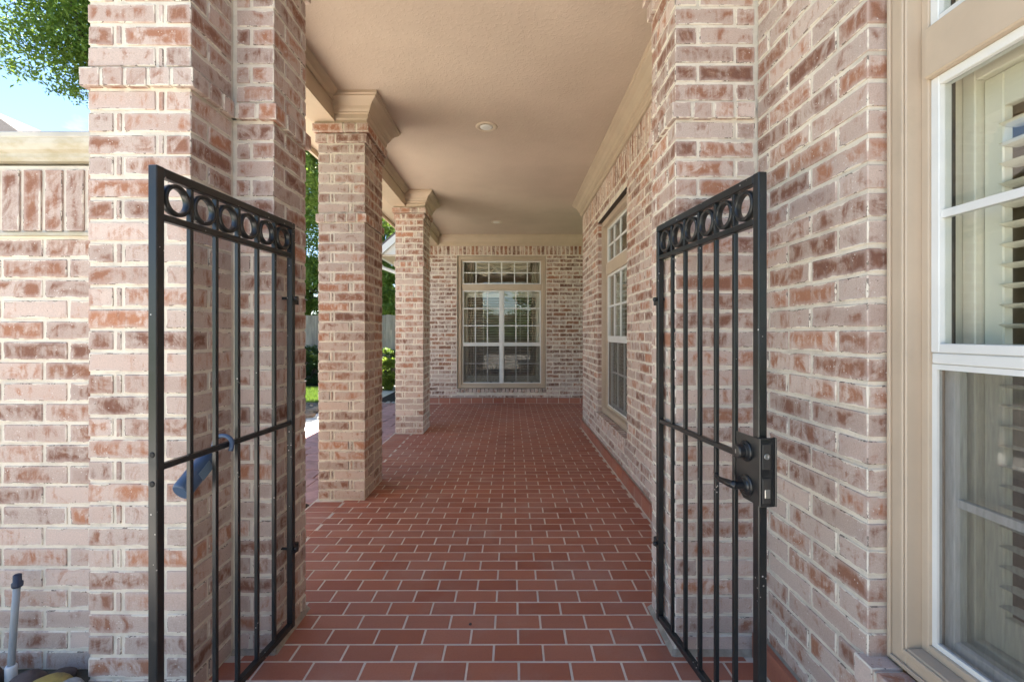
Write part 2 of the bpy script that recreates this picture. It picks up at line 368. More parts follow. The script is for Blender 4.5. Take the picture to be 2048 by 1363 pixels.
# ------------------------------------------------------------------ bricks
CP = 0.0795          # course pitch
BH = 0.0665          # brick height
J = 0.0125           # joint
BL = 0.2445; BW = 0.09
def brick_geo(lx, ly, lz, seed, jit=0.0011, ch=0.0026):
    rd = random.Random(seed); h = (lx/2, ly/2, lz/2); V = []; idx = {}
    for sx in (-1, 1):
        for sy in (-1, 1):
            for sz in (-1, 1):
                for ax in range(3):
                    s3 = (sx, sy, sz); p = [s3[i]*(h[i] - (ch*rd.uniform(.6, 1.5) if i != ax else 0)) for i in range(3)]
                    p = [p[i] + rd.uniform(-jit, jit)*(0.35 if i == ax else 1) for i in range(3)]
                    idx[(sx, sy, sz, ax)] = len(V); V.append(tuple(p))
    F = []
    for ax in range(3):
        u, w = (ax+1) % 3, (ax+2) % 3
        for sg in (-1, 1):
            q = []
            for (su, sw) in ((-1, -1), (1, -1), (1, 1), (-1, 1)):
                s3 = [0, 0, 0]; s3[ax] = sg; s3[u] = su; s3[w] = sw; q.append(idx[(s3[0], s3[1], s3[2], ax)])
            F.append(q if sg > 0 else q[::-1])
    # chamfers
    for ax in range(3):
        u, w = (ax+1) % 3, (ax+2) % 3
        for su in (-1, 1):
            for sw in (-1, 1):
                a = [0, 0, 0]; a[u] = su; a[w] = sw; lo = a[:]; hi = a[:]; lo[ax] = -1; hi[ax] = 1
                q = [idx[(*lo, u)], idx[(*hi, u)], idx[(*hi, w)], idx[(*lo, w)]]
                if su*sw < 0: q = q[::-1]
                F.append(q[::-1] if True else q)
    for sx in (-1, 1):
        for sy in (-1, 1):
            for sz in (-1, 1):
                q = [idx[(sx, sy, sz, i)] for i in range(3)]
                if sx*sy*sz < 0: q = q[::-1]
                F.append(q)
    # per loop distances to the four edges of the nearest main face
    A = []; B = []
    for fi, q in enumerate(F):
        n = len(q)
        if fi < 6:
            ax = fi//2; u, w = (ax+1) % 3, (ax+2) % 3
            for i in q:
                A.append((V[i][u]+h[u], h[u]-V[i][u])); B.append((V[i][w]+h[w], h[w]-V[i][w]))
        else:
            for i in q: A.append((0.002, 0.002)); B.append((0.002, 0.002))
    return V, F, A, B
import bmesh
def fix_mesh(me):
    bm = bmesh.new(); bm.from_mesh(me); bmesh.ops.recalc_face_normals(bm, faces=bm.faces); bm.to_mesh(me); bm.free()
def mk_mesh(name, V, F, A, B, m):
    me = bpy.data.meshes.new(name); me.from_pydata(V, [], F)
    ua = me.uv_layers.new(name='edge_a'); ub = me.uv_layers.new(name='edge_b')
    ua.data.foreach_set('uv', [c for p in A for c in p]); ub.data.foreach_set('uv', [c for p in B for c in p])
    me.materials.append(M[m]); me.update(); fix_mesh(me); return me
CACHE = {}
CAMP = Vector((0, 0, CH))
class Masonry:
    """collects bricks of one thing; the 300 that show largest become objects, the rest one joined part"""
    def __init__(s, parent, m, name='brick', jit=0.0011, ch=0.0026, cap=300):
        s.p = parent; s.m = m; s.name = name; s.b = []; s.jit = jit; s.ch = ch; s.cap = cap
    def add(s, x0, x1, y0, y1, z0, z1, hidden=False):
        x0, x1 = sorted((x0, x1)); y0, y1 = sorted((y0, y1)); z0, z1 = sorted((z0, z1))
        if x1-x0 < 0.012 or y1-y0 < 0.012: return
        c = Vector(((x0+x1)/2, (y0+y1)/2, (z0+z1)/2)); d = c - CAMP; D = max(d.length, 0.2)
        ay = (x1-x0)*(z1-z0)*max(0.0, d.y/D); ax = (y1-y0)*(z1-z0)*abs(d.x)/D; az = (y1-y0)*(x1-x0)*abs(d.z)/D*0.2
        pri = (ax+ay+az)/(D*D)
        if d.y <= 0 or abs(d.x)/max(d.y, .01) > 1.16: pri *= 0.01
        if hidden: pri *= 0.01
        s.b.append((pri, c, (x1-x0, y1-y0, z1-z0)))
    def done(s):
        s.b.sort(key=lambda t: -t[0]); off = wpos(s.p)
        for i, (pri, c, d) in enumerate(s.b[:s.cap]):
            key = (round(d[0], 3), round(d[1], 3), round(d[2], 3), s.m, random.randrange(5))
            if key not in CACHE: CACHE[key] = mk_mesh(s.name, *brick_geo(key[0], key[1], key[2], hash(key[:3])+key[4], s.jit, s.ch), s.m)
            o = link(s.name, CACHE[key], s.p, c - off + Vector((random.uniform(-.0008, .0008), random.uniform(-.0008, .0008), random.uniform(-.0015, .0015)))*(s.jit/0.0011))
            o.rotation_euler = (random.uniform(-.003, .003)*s.jit/0.0011, random.uniform(-.004, .004)*s.jit/0.0011, random.uniform(-.003, .003)*s.jit/0.0011)
        rest = s.b[s.cap:]
        if rest:
            V, F, A, B = [], [], [], []
            for k, (pri, c, d) in enumerate(rest):
                v, f, a, b = brick_geo(*d, k, s.jit, s.ch); n = len(V); q = c - off
                V += [(x+q.x, y+q.y, z+q.z) for x, y, z in v]; F += [[i+n for i in t] for t in f]; A += a; B += b
            o = link('further_'+s.name+'s', mk_mesh(s.name, V, F, A, B, s.m), s.p); o['kind'] = 'stuff'
def zc(k): return k*CP + 0.010, k*CP + 0.010 + BH      # z range of course k

def ring_course(mz, x0, x1, y0, y1, k, par, proj=0.0, headers=False, hide_back=True):
    z0, z1 = zc(k); x0 -= proj; x1 += proj; y0 -= proj; y1 += proj; Wd = x1-x0; D = y1-y0
    if headers:
        n = max(2, round((Wd+J)/0.087)); s = (Wd+J)/n
        for i in range(n):
            mz.add(x0+i*s, x0+i*s+s-J, y0, y0+BW, z0, z1); mz.add(x0+i*s, x0+i*s+s-J, y1-BW, y1, z0, z1, hidden=True)
        L = D-2*(BW+J); n = max(1, round((L+J)/0.087)); s = (L+J)/n
        for i in range(n):
            a = y0+BW+J+i*s
            mz.add(x0, x0+BW, a, a+s-J, z0, z1, hidden=True); mz.add(x1-BW, x1, a, a+s-J, z0, z1)
        return
    def fx(a, b): return (x0+a, x0+b) if par == 0 else (x1-b, x1-a)
    fl = fx(Wd-BL, Wd); mz.add(*fl, y0, y0+BW, z0, z1)                       # front stretcher
    mz.add(*fx(BW+J, Wd-BL-J), y0, y0+BW, z0, z1)                            # closer
    lf = fx(0, BW); mz.add(*lf, y0, y0+BL, z0, z1, hidden=(par == 0))        # side stretcher
    mz.add(*lf, y0+BL+J, y1-BW-J, z0, z1, hidden=(par == 0))
    rt = fx(Wd-BW, Wd); mz.add(*rt, y1-BL, y1, z0, z1, hidden=(par == 1)); mz.add(*rt, y0+BW+J, y1-BL-J, z0, z1, hidden=(par == 1))
    mz.add(*fx(0, BL), y1-BW, y1, z0, z1, hidden=True); mz.add(*fx(BL+J, Wd-BW-J), y1-BW, y1, z0, z1, hidden=True)

def run(a0, a1, first, L=BL):
    """split a..b into bricks of length L starting with a piece `first` long"""
    out = []; a = a0; n = first
    while a < a1-0.004:
        e = min(a+n, a1)
        if a1-e < J+0.03: e = a1
        out.append((a, e)); a = e+J; n = L
    return out

# ------------------------------------------------------------------ ground and surroundings
g = MB().box(-150, 150, -150, 250, -0.5, -0.06).build('ground', 'grass_base'); tag(g, kind='structure')
w = MB().box(-6, 6, -14, 1.60, -0.4, -0.02).build('walkway', 'walk'); tag(w, kind='structure')
pb = MB().box(-2.75, -1.57, 2.45, 8.9, -0.3, -0.034).build('patio', 'paver_joint'); tag(pb, kind='structure')
cp = MB().box(-3.35, -2.77, 1.95, 13.5, -0.3, -0.03).box(-8, -3.351, 1.95, 5.0, -.3, -.03).build('garden_path_and_bounce_slab', 'concrete'); tag(cp, kind='structure')  # wide slab beside the path is unseen, added to bounce sunlight into the porch
gb = MB().box(-8.5, -3.37, 5.02, 9.25, -0.3, -0.045).build('gravel_bed', 'gravel'); tag(gb, kind='structure')
gb = MB().box(-2.76, -2.0, 8.92, 13.0, -0.3, -0.03).build('planting_bed', 'mulch'); tag(gb, kind='structure')
gb = MB().box(-14, -3.36, 11.9, 14.6, -0.3, -0.035).build('fence_bed', 'mulch'); tag(gb, kind='structure')

# patio pavers, each a piece
ys = [2.46]
while ys[-1] < 8.85: ys.append(ys[-1] + random.uniform(0.26, 0.40))
for i in range(len(ys)-1):
    x = -2.74
    while x < -1.60:
        x2 = min(x + random.uniform(0.30, 0.55), -1.575)
        if -1.575 - x2 < 0.12: x2 = -1.575
        j = lambda: random.uniform(-.006, .006)
        y0, y1 = ys[i]+.008, ys[i+1]-.008; P = [(x+.006+j(), y0+j()), (x2-.006+j(), y0+j()), (x2-.006+j(), y1+j()), (x+.006+j(), y1+j())]
        h = random.uniform(-.002, .003)
        MB().quadbox([(a, b, -.06) for a, b in P] + [(a, b, -.02+h) for a, b in P]).build('paver', 'paver', pb, bevel=.004)
        x = x2

# ------------------------------------------------------------------ porch floor
fl = MB().box(-1.58, 2.6, 1.62, 8.9, -0.35, -0.0018).build('porch_floor', 'grout'); tag(fl, kind='structure')
TL, TW, TJ = 0.2089, 0.10397, 0.0085
tiles = Masonry(fl, 'tile', 'tile', 0.0005, 0.0016)
Y0 = 1.872
for r in range(-2, 68):
    ya = Y0 + r*TW + TJ/2; yb = ya + TW - TJ
    ph = 0.029 + (0.1045 if r % 2 == 0 else 0.0)
    if ya > 8.78: break
    xr = 0.985 if yb < 6.62 else 2.5
    k = math.floor((-1.345 - ph)/TL)
    while True:
        xa = ph + k*TL + TJ/2; xb = xa + TL - TJ; k += 1
        if xa > xr: break
        xa = max(xa, -1.345); xb = min(xb, xr)
        if xb-xa < 0.02: continue
        # keep clear of the pillar and pier footprints
        if ya < 2.20 and xb < -0.99 and yb > 1.93: continue
        if ya < 1.93 and xb < -1.16: continue
        if 1.92 < ya < 2.22 and xa > 0.68: continue
        tiles.add(xa, xb, ya, min(yb, 8.80), -0.012, 0.0)
k = 0
while 2.3 + (k+1)*TW < 8.8:       # border of tiles laid crosswise at the outer edge
    ya = 2.3 + k*TW + TJ/2
    if not (3.60 < ya < 4.15 or 6.05 < ya < 6.55): tiles.add(-1.565, -1.3475, ya, ya+TW-TJ, -0.012, 0.0)
    k += 1
tiles.done()

# ------------------------------------------------------------------ left gate pillar
XL = -1.0; YF = 1.926; YB = 2.226
pil = thing('brick_pillar', 'stepped whitewashed brick pillar behind the open left gate', 'pillar', (-1.27, 1.95, 0))
P1 = (-1.546, -1.17, 1.67)
mz = Masonry(pil, 'brick')
for k in range(0, 39):
    z0, z1 = zc(k); x0, x1, y0 = P1
    pr = 0.018 if k == 28 else (0.018*(k-36) if k > 36 else 0.0)
    if k == 28 or k > 36:
        a0, a1 = x0-pr, x1+pr; n = 5; s = (a1-a0+J)/n
        for i in range(n): mz.add(a0+i*s, a0+i*s+s-J, y0-pr, y0-pr+BW, z0, z1)
        s = (YF-J-(y0-pr+BW+J))/2
        for i in range(2): a = y0-pr+BW+J+i*s; mz.add(x1+pr-BW, x1+pr, a, a+s-J, z0, z1)
        q0, q1 = x1+pr+J, XL+pr; s = (q1-q0+J)/2
        for i in range(2): mz.add(q0+i*s, q0+i*s+s-J, YF-pr, YF-pr+BW, z0, z1)
        s = (YB+pr-(YF-pr+BW+J)+J)/3
        for i in range(3): a = YF-pr+BW+J+i*s; mz.add(XL+pr-BW, XL+pr, a, a+s-J, z0, z1)
    elif k % 2 == 0:
        mz.add(x1-BL, x1, y0, y0+BW, z0, z1); mz.add(x0+BW+J, x1-BL-J, y0, y0+BW, z0, z1); mz.add(x0, x0+BW, y0, y0+BL, z0, z1)
        mz.add(x1-BW, x1, y0+BW+J, YF-J, z0, z1)
        mz.add(x1+J, XL-BW-J, YF, YF+BW, z0, z1); mz.add(XL-BW, XL, YF, YF+BL, z0, z1); mz.add(XL-BW, XL, YF+BL+J, YB, z0, z1)
    else:
        mz.add(x0, x0+BL, y0, y0+BW, z0, z1); mz.add(x0+BL+J, x1-BW-J, y0, y0+BW, z0, z1); mz.add(x1-BW, x1, y0, YF-J, z0, z1)
        mz.add(x0, x0+BW, y0+BW+J, YF, z0, z1, hidden=True)
        mz.add(x1+J, XL, YF, YF+BW, z0, z1); mz.add(XL-BW, XL, YF+BW+J, YB, z0, z1)
    for a, b in run(x0, XL-BW-J, BL if k % 2 else 0.12): mz.add(a, b, YB-BW, YB, z0, z1, hidden=True)
    for a, b in run(YF, YB-BW-J, 0.12): mz.add(x0, x0+BW, a, b, z0, z1, hidden=True)
mz.done()
def rough_box(mb, x0, x1, y0, y1, z0, z1): return mb.box(x0, x1, y0, y1, z0, z1)
rc = 0.0045
c = MB(); c.box(-1.546+rc, -1.17-rc, 1.67+rc, YF+.05, -.05, 39*CP); c.box(-1.546+rc, XL-rc, YF+rc, YB-rc, -.05, 39*CP+.002)
za, zb = zc(28); q = .018-rc; c.box(-1.546-q, -1.17+q, 1.67-q, YF+.04, za+.004, zb-.004); c.box(-1.5, XL+q, YF-q, YB-.01, za+.004, zb-.004); c.build('mortar', 'mortar', pil)
f = MB(); f.prism(lambda y: [(XL-.01, y, -.01), (XL+.022, y, -.003), (XL-.002, y, .016), (XL-.01, y, .02)], [YF-.012, YF+.1, YB+.01]); f.prism(lambda x: [(x, YF+.01, -.01), (x, YF-.02, -.003), (x, YF-.002, .016)], [-1.17, -1.08, XL+.012]); f.build('mortar_fillet', 'fillet', pil, fixn=True)

# ------------------------------------------------------------------ garden wall at the far left
gw = thing('garden_wall', 'low whitewashed brick wall with pale coping left of the pillar', 'wall', (-2.6, 1.85, 0))
GY = 1.763; mz = Masonry(gw, 'brick'); zt = 0
for k in range(0, 21):
    z0, z1 = k*0.0795+.048, k*0.0795+.048+BH
    first = 0.2445 - 0.162 if k % 2 else 0.2445
    a = -1.552
    n = 0.045 if k % 2 else 0.065
    n = [0.171, 0.333-.2445+.01][k % 2] if False else ([0.168, 0.010+.32-.245+.245][0] if k % 2 else 0.3)
    # bricks run leftwards from the pillar
    lens = [0.150] if k % 2 else [0.245]
    x = a; q = lens[0]
    while x > -3.9:
        e = x - q; mz.add(e, x, GY, GY+BW, z0, z1); x = e - J; q = BL
zs = 21*0.0795+.048
x = -1.565; soldier = Masonry(gw, 'brick', 'soldier_brick')
while x > -3.9: soldier.add(x-.066, x, GY-.004, GY+BW, zs+.018, zs+.018+.235); x -= .0795+.003
mz.done(); soldier.done()
MB().box(-3.9, -1.552, GY+rc, GY+.20, -.05, zs+.27).build('mortar', 'mortar', gw)
MB().box(-3.9, -1.55, GY-.012, GY+.02, zs-.002, zs+.010).build('drip_ledge', 'coping', gw)
yc = GY
cop = [(-.012, 2.0), (-.018, 2.012), (-.018, 2.028), (-.034, 2.036), (-.045, 2.055), (-.048, 2.07), (-.048, 2.074)]
c = MB(); c.prism(lambda x: [(x, yc+a, z) for a, z in cop] + [(x, yc+.24, 2.074), (x, yc+.24, 2.0)], [-3.92, -3.0, -1.548]); c.build('coping', 'coping', gw, fixn=True)
MB().box(-3.92, -1.548, yc-.052, yc+.245, 2.0745, 2.098).build('coping_slab', 'coping_top', gw, bevel=.004)

# ------------------------------------------------------------------ crown mouldings and columns
CZ = 3.23
crown = [(0.0, -.205), (.018, -.205), (.020, -.185), (.032, -.175), (.034, -.142), (.046, -.136), (.046, -.126), (.058, -.112), (.066, -.088), (.086, -.062), (.112, -.046), (.120, -.038), (.120, -.028), (.132, -.022), (.132, -.0005), (0.0, -.0005)]
def column(name, label, yf, yb):
    t = thing(name, label, 'column', (-1.367, (yf+yb)/2, 0), group='square brick columns along the porch edge')
    x0, x1 = -1.555, -1.18; mz = Masonry(t, 'brick')
    for k in range(0, 38):
        if k == 28: ring_course(mz, x0, x1, yf, yb, k, 0, 0.015, headers=True)
        else: ring_course(mz, x0, x1, yf, yb, k, k % 2, max(0, (k-35))*0.018)
    mz.done()
    c = MB().box(x0+rc, x1-rc, yf+rc, yb-rc, -.05, 38*CP+.01)
    for k, q in ((28, .015-rc), (36, .018-rc), (37, .036-rc)): za, zb = zc(k); c.box(x0-q, x1+q, yf-q, yb+q, za+.004, zb-.004)
    c.build('mortar', 'mortar', t)
    def sec(i):
        sx, sy = ((-1, -1), (1, -1), (1, 1), (-1, 1))[i]
        bx = x1 if sx > 0 else x0; by = yb if sy > 0 else yf
        return [(bx+sx*(p+.002), by+sy*(p+.002), CZ+z) for p, z in crown]
    m = MB(); m.prism(sec, [0, 1, 2, 3], closed=True, cap=False); m.build('capital', 'trim', t, fixn=True)
    return t
column('brick_column', 'nearer square brick column with moulded capital at the porch edge', 3.68, 4.18)
column('brick_column', 'farther square brick column with moulded capital at the porch edge', 6.12, 6.61)

# ------------------------------------------------------------------ ceiling, beam, crown
cl = MB(); cl.box(-1.62, 1.10, 2.24, 8.9, CZ, CZ+.05); cl.box(1.10, 2.6, 6.55, 8.9, CZ, CZ+.05)
tag(cl.build('ceiling', 'ceiling'), kind='structure')
rf = MB(); rf.box(-2.0, 5.2, 1.30, 13.4, CZ+.06, CZ+.30); rf.box(0.98, 5.2, -5, 1.30, CZ+.06, CZ+.30)  # edge over the near wall trimmed back to admit more sky light
tag(rf.build('porch_roof', 'roofing'), kind='structure')
bt = thing('porch_beam', 'long tan beam resting on the brick columns under the ceiling', 'beam', (-1.5, 5, 3.05))
segs = [(2.24, 3.66), (4.20, 6.10), (6.63, 8.80)]
for a, b in segs:
    MB().box(-1.60, -1.41, a, b, 3.035, CZ-.001).build('beam_board', 'trim', bt)
    MB().prism(lambda y: [(-1.409, y, CZ-.06), (-1.395, y, CZ-.06), (-1.385, y, CZ-.035), (-1.36, y, CZ-.02), (-1.345, y, CZ-.001), (-1.409, y, CZ-.001)], [a, b]).build('bed_mold', 'trim', bt, fixn=True)
MB().box(-2.02, -1.601, 1.35, 12.6, CZ-.005, CZ+.03).build('eave_soffit', 'soffit', bt)
MB().box(-1.66, -1.601, 2.24, 8.8, CZ-.10, CZ-.006).build('frieze_board', 'soffit', bt)
MB().box(-2.05, -2.021, 1.35, 12.6, CZ-.05, CZ+.13).build('fascia_board', 'soffit', bt)
hb = MB().box(-1.53, 1.1, 1.94, 2.21, 39*CP+.02, CZ+.055).build('gate_header', 'trim')
tag(hb, 'tan header board above the gateway between the brick piers', 'header')

cw = MB(); cw.prism(lambda y: [(1.024-p, y+ (p if y > 6 else 0), CZ+z) for p, z in crown], [2.24, 6.60])
cw.prism(lambda x: [(x, 6.602+p, CZ+z) for p, z in crown], [1.026, 2.55]) if False else None
o = cw.build('crown_moulding', 'trim', fixn=True); tag(o, 'tan crown moulding along the top of the right porch wall', 'moulding')
cw = MB(); cw.prism(lambda x: [(x, 8.818-p, CZ+z) for p, z in crown], [-1.60, 2.5]); o = cw.build('crown_moulding', 'trim', fixn=True)
tag(o, 'tan crown moulding across the far end wall above the window', 'moulding')

# ------------------------------------------------------------------ right side: side wall, pier, near wall
XR = 1.026
ZO0, ZO1 = 0.415, 2.655
def wall_right(t, y0, y1, openings, mname, ztop=3.03, soldier_z=2.79, first=(BL, .117), flip=False, k0=0):
    mz = Masonry(t, mname); sz = Masonry(t, mname, 'soldier_brick')
    ns = int(soldier_z/CP)
    for k in range(k0, ns):
        z0, z1 = zc(k); z1 = min(z1, soldier_z-.006)
        spans = [(y0, y1)]
        for a, b, za, zb in openings:
            if z1 > za-.07 and z0 < zb:
                spans = [s for sp in spans for s in ((sp[0], min(sp[1], a)), (max(sp[0], b), sp[1])) if s[1]-s[0] > .02]
        for (a, b) in spans:
            if flip:
                for p, q in run(-b, -a, first[k % 2]): mz.add(XR, XR+BW, -q, -p, z0, z1)
            else:
                for p, q in run(a, b, first[k % 2]): mz.add(XR, XR+BW, p, q, z0, z1)
    y = y0+.004
    while y < y1-.05: sz.add(XR, XR+BW, y, min(y+.066, y1), soldier_z+.004, soldier_z+.24); y += .0795
    mz.done(); sz.done()
def mortar_right(t, y0, y1, openings, ztop=3.24):
    m = MB(); a = y0
    for (p, q, za, zb) in openings:
        m.box(XR+rc, XR+.105, y0+rc, p-rc, -.05, ztop); m.box(XR+rc, XR+.105, p-rc, q+rc, -.05, za-.075); m.box(XR+rc, XR+.105, p-rc, q+rc, zb+.004, ztop); m.box(XR+rc, XR+.105, q+rc, y1-rc, -.05, ztop)
    m.build('mortar', 'mortar', t)

# window builder in (u along the wall, d into the wall, z)
def window(parent, T, u0, u1, z0, z1, zt0, zt1, zmeet, units, cols, ru, rl, rt, name='window', mull=0.055, screen=True):
    w = bpy.data.objects.new(name, None); COL.objects.link(w); w.parent = parent; w.empty_display_size = .1
    def bx(mb, a, b, d0, d1, za, zb):
        (x0, y0), (x1, y1) = T(a, d0), T(b, d1); mb.box(x0, x1, y0, y1, za, zb); return mb
    m = MB(); cz = .067
    def frame(m, a, b, za, zb, wd, d0, d1, wb=None, wt=None):
        wb = wd if wb is None else wb; wt = wd if wt is None else wt
        bx(m, a, a+wd, d0, d1, za, zb); bx(m, b-wd, b, d0, d1, za, zb); bx(m, a+wd, b-wd, d0, d1, za, za+wb); bx(m, a+wd, b-wd, d0, d1, zb-wt, zb)
    frame(m, u0, u1, z0, z1, cz, .053, .15); m.build('casing', 'trim', w, bevel=.003)
    m = MB(); frame(m, u0+.012, u1-.012, z0+.012, z1-.012, .010, .044, .0525); m.build('casing_bead', 'trim', w, bevel=.002)
    m = MB(); frame(m, u0+.050, u1-.050, z0+.050, z1-.050, .013, .046, .0525); m.build('casing_bead', 'trim', w, bevel=.002)
    m = MB(); frame(m, u0+cz, u1-cz, z0+cz, z1-cz, .022, .094, .149); m.build('stop', 'trim', w, bevel=.002)
    iu0, iu1 = u0+cz+.022, u1-cz-.022; iz0 = z0+cz+.022; iz1 = z1-cz-.022
    m = MB(); bx(m, iu0, iu1, .080, .148, zt0, zt1); m.build('transom_bar', 'trim', w, bevel=.004)
    def lites(a, b, za, zb, d, nc, nr, fr=.024, mw=.021, nm='sash'):
        m = MB(); frame(m, a, b, za, zb, fr, d, d+.035); m.build(nm, 'white', w, bevel=.002)
        a += fr; b -= fr; za += fr; zb -= fr
        cw_ = (b-a - (nc-1)*mw)/nc; ch_ = (zb-za - (nr-1)*mw)/nr
        for i in range(1, nc):
            x = a + i*cw_ + (i-1)*mw; m = MB(); bx(m, x, x+mw, d+.006, d+.028, za, zb); m.build('muntin', 'white', w, bevel=.002)
        for j in range(1, nr):
            z = za + j*ch_ + (j-1)*mw
            for i in range(nc):
                x = a + i*(cw_+mw); m = MB(); bx(m, x, x+cw_, d+.008, d+.026, z, z+mw); m.build('muntin', 'white', w)
        for i in range(nc):
            for j in range(nr):
                x = a + i*(cw_+mw); z = za + j*(ch_+mw); m = MB(); bx(m, x, x+cw_, d+.015, d+.019, z, z+ch_); m.build('pane', 'glass', w)
    lites(iu0, iu1, zt1, iz1, .098, cols*units if units > 1 else cols, rt, nm='transom_sash')
    uw = (iu1-iu0 - (units-1)*mull)/units
    for q in range(units):
        a = iu0 + q*(uw+mull); b = a+uw
        if q: m = MB(); bx(m, a-mull, a, .090, .146, iz0, zt0); m.build('mullion', 'white', w, bevel=.003)
        lites(a, b, zmeet, zt0, .100, cols, ru)
        lites(a, b, iz0, zmeet-.004, .136+.001, cols, rl, fr=.028)
        m = MB(); bx(m, a, b, .102, .134, zmeet-.030, zmeet-.001); m.build('meeting_rail', 'white', w, bevel=.003)
        m = MB(); frame(m, a, b, iz0, zmeet-.031, .014, .104, .118); m.build('screen_frame', 'white', w)
        if screen: m = MB(); bx(m, a+.014, b-.014, .110, .1115, iz0+.014, zmeet-.045); m.build('screen', 'screen', w)
        for s in (.25, .75):
            m = MB(); c_ = a+(b-a)*s; bx(m, c_-.022, c_+.022, .098, .104, iz0+.016, iz0+.030); m.build('sash_lift', 'dark_metal', w, bevel=.002)
    return w
TR = lambda u, d: (XR+d, u)
TF = lambda u, d: (u, 8.82+d)

sw = thing('house_wall', 'right porch wall of pale washed brick with a tall recessed window', 'wall', (1.08, 4.4, 0))
op = [(4.075, 5.45, ZO0, ZO1)]
wall_right(sw, 2.245, 6.60, op, 'brick', k0=1)
mortar_right(sw, 2.24, 6.60, op)
window(sw, TR, 4.075, 5.45, ZO0, ZO1, 2.02, 2.155, 1.29, 1, 4, 2, 2, 2)
MB().box(XR+.006, XR+.10, 4.04, 5.48, ZO1-.004, ZO1+.006).build('lintel', 'lintel', sw)
sl = Masonry(sw, 'brick', 'sill_brick'); y = 4.06
while y < 5.46: sl.add(XR-.022, XR+.058, y, y+.066, ZO0-.078, ZO0-.006); y += .0795
sl.done()
# end return of that wall round the corner
rt_ = Masonry(sw, 'brick', 'return_brick')
for k in range(1, 38):
    for a, b in run(XR+BW+J, 2.55, BL if k % 2 else .12): rt_.add(a, b, 6.60-BW, 6.60, *zc(k), hidden=True)
rt_.cap = 0; rt_.done()
MB().box(XR+.1, 2.6, 6.50, 6.60-rc, -.05, CZ).build('return_mortar', 'mortar', sw)

pr = thing('brick_pier', 'square whitewashed brick pier carrying the open right gate', 'pier', (.86, 2.08, 0))
mz = Masonry(pr, 'brick'); XP = .685; PF = 1.915; PB = 2.238
for k in range(0, 39):
    z0, z1 = zc(k); pj = .015 if k == 28 else max(0, k-35)*.018
    x0, y0, y1 = XP-pj, PF-pj, PB+(pj if k > 28 else 0)
    if k == 28 or k > 35:
        s = (XR-x0)/4
        for i in range(4): mz.add(x0+i*s, x0+i*s+s-J, y0, y0+BW, z0, z1)
        s = (y1-(y0+BW+J)+J)/3
        for i in range(3): a = y0+BW+J+i*s; mz.add(x0, x0+BW, a, a+s-J, z0, z1)
        for a, b in run(x0+BW+J, XR-J, .2): mz.add(a, b, y1-BW, y1, z0, z1, hidden=True)
    elif k % 2:
        mz.add(x0, x0+BL, y0, y0+BW, z0, z1); mz.add(x0+BL+J, XR-J*.6, y0, y0+BW, z0, z1)
        for a, b in run(y0+BW+J, y1, BL): mz.add(x0, x0+BW, a, b, z0, z1)
        for a, b in run(x0+BW+J, XR-J, .2): mz.add(a, b, y1-BW, y1, z0, z1, hidden=True)
    else:
        mz.add(x0, x0+BW, y0, y0+BL, z0, z1); mz.add(x0+BW+J, x0+BW+J+.2255, y0, y0+BW, z0, z1)
        mz.add(x0, x0+BW, y0+BL+J, y1, z0, z1)
        for a, b in run(x0+BW+J, XR-J, BL): mz.add(a, b, y1-BW, y1, z0, z1, hidden=True)
mz.done()
c = MB().box(XP+rc, XR+.1, PF+rc, PB-rc, -.05, 39*CP+.01)
for k, q in ((28, .015-rc), (36, .018-rc), (37, .036-rc), (38, .054-rc)): za, zb = zc(k); c.box(XP-q, XR-.01, PF-q, PB+(q if k > 28 else -rc), za+.004, zb-.004)
c.build('mortar', 'mortar', pr)
f = MB(); f.prism(lambda y: [(XP+.01, y, -.01), (XP-.022, y, -.003), (XP+.002, y, .014)], [PF-.012, PB+.01]); f.prism(lambda x: [(x, PF+.01, -.01), (x, PF-.018, -.003), (x, PF-.001, .022)], [XP-.012, .8, XR]); f.build('mortar_fillet', 'fillet', pr, fixn=True)

nw = thing('house_wall', 'near right brick wall between the gate pier and the big window', 'wall', (1.08, 1.3, 0))
op = [(-.057, 1.318, ZO0, ZO1)]
wall_right(nw, -1.5, 1.909, op, 'brick', first=(.117, BL), k0=1)
mortar_right(nw, -1.5, 1.912, op)
window(nw, TR, -.057, 1.318, ZO0, ZO1, 2.02, 2.155, 1.29, 1, 4, 2, 2, 2)
sl = Masonry(nw, 'brick', 'sill_brick'); y = 1.336-.066
while y > -.1: sl.add(XR-.026, XR+.058, y, y+.066, ZO0-.078, ZO0-.004); y -= .0795
sl.done()
MB().box(XR-.02, XR+.06, -.06, 1.33, ZO0-.0775, ZO0-.012).build('sill_mortar', 'mortar', nw)

# tile skirting with its mortar cap
def skirting(label, T, u0, u1, rot):
    t = thing('tile_skirting', label, 'skirting', (*T((u0+u1)/2, -.01), 0)); u = u0; mz = Masonry(t, 'tile', 'skirting_tile', .0005, .0012)
    while u < u1-.01:
        e = min(u+TL-.008, u1); (x0, y0), (x1, y1) = T(u, -.030), T(e, -.007); mz.add(x0, x1, y0, y1, .004, .106); u += TL
    mz.done(); m = MB(); (x0, y0), (x1, y1) = T(u0, -.0285), T(u1, .004); m.box(x0, x1, y0, y1, -.01, .1035)
    m.build('skirting_grout', 'grout', t)
    m = MB(); m.prism(lambda u: [(*T(u, -.009), .1036), (*T(u, .004), .1036), (*T(u, .004), .118)], [u0, u1]); m.build('mortar_cap', 'sill_mortar', t, fixn=True)
skirting('red tile skirting along the foot of the right porch wall beyond the pier', TR, 2.262, 6.63, 0)
skirting('red tile skirting at the foot of the near right wall in front of the pier', TR, 1.62, 1.893, 0)
skirting('red tile skirting across the foot of the far end wall', TF, -1.60, 2.5, 0)

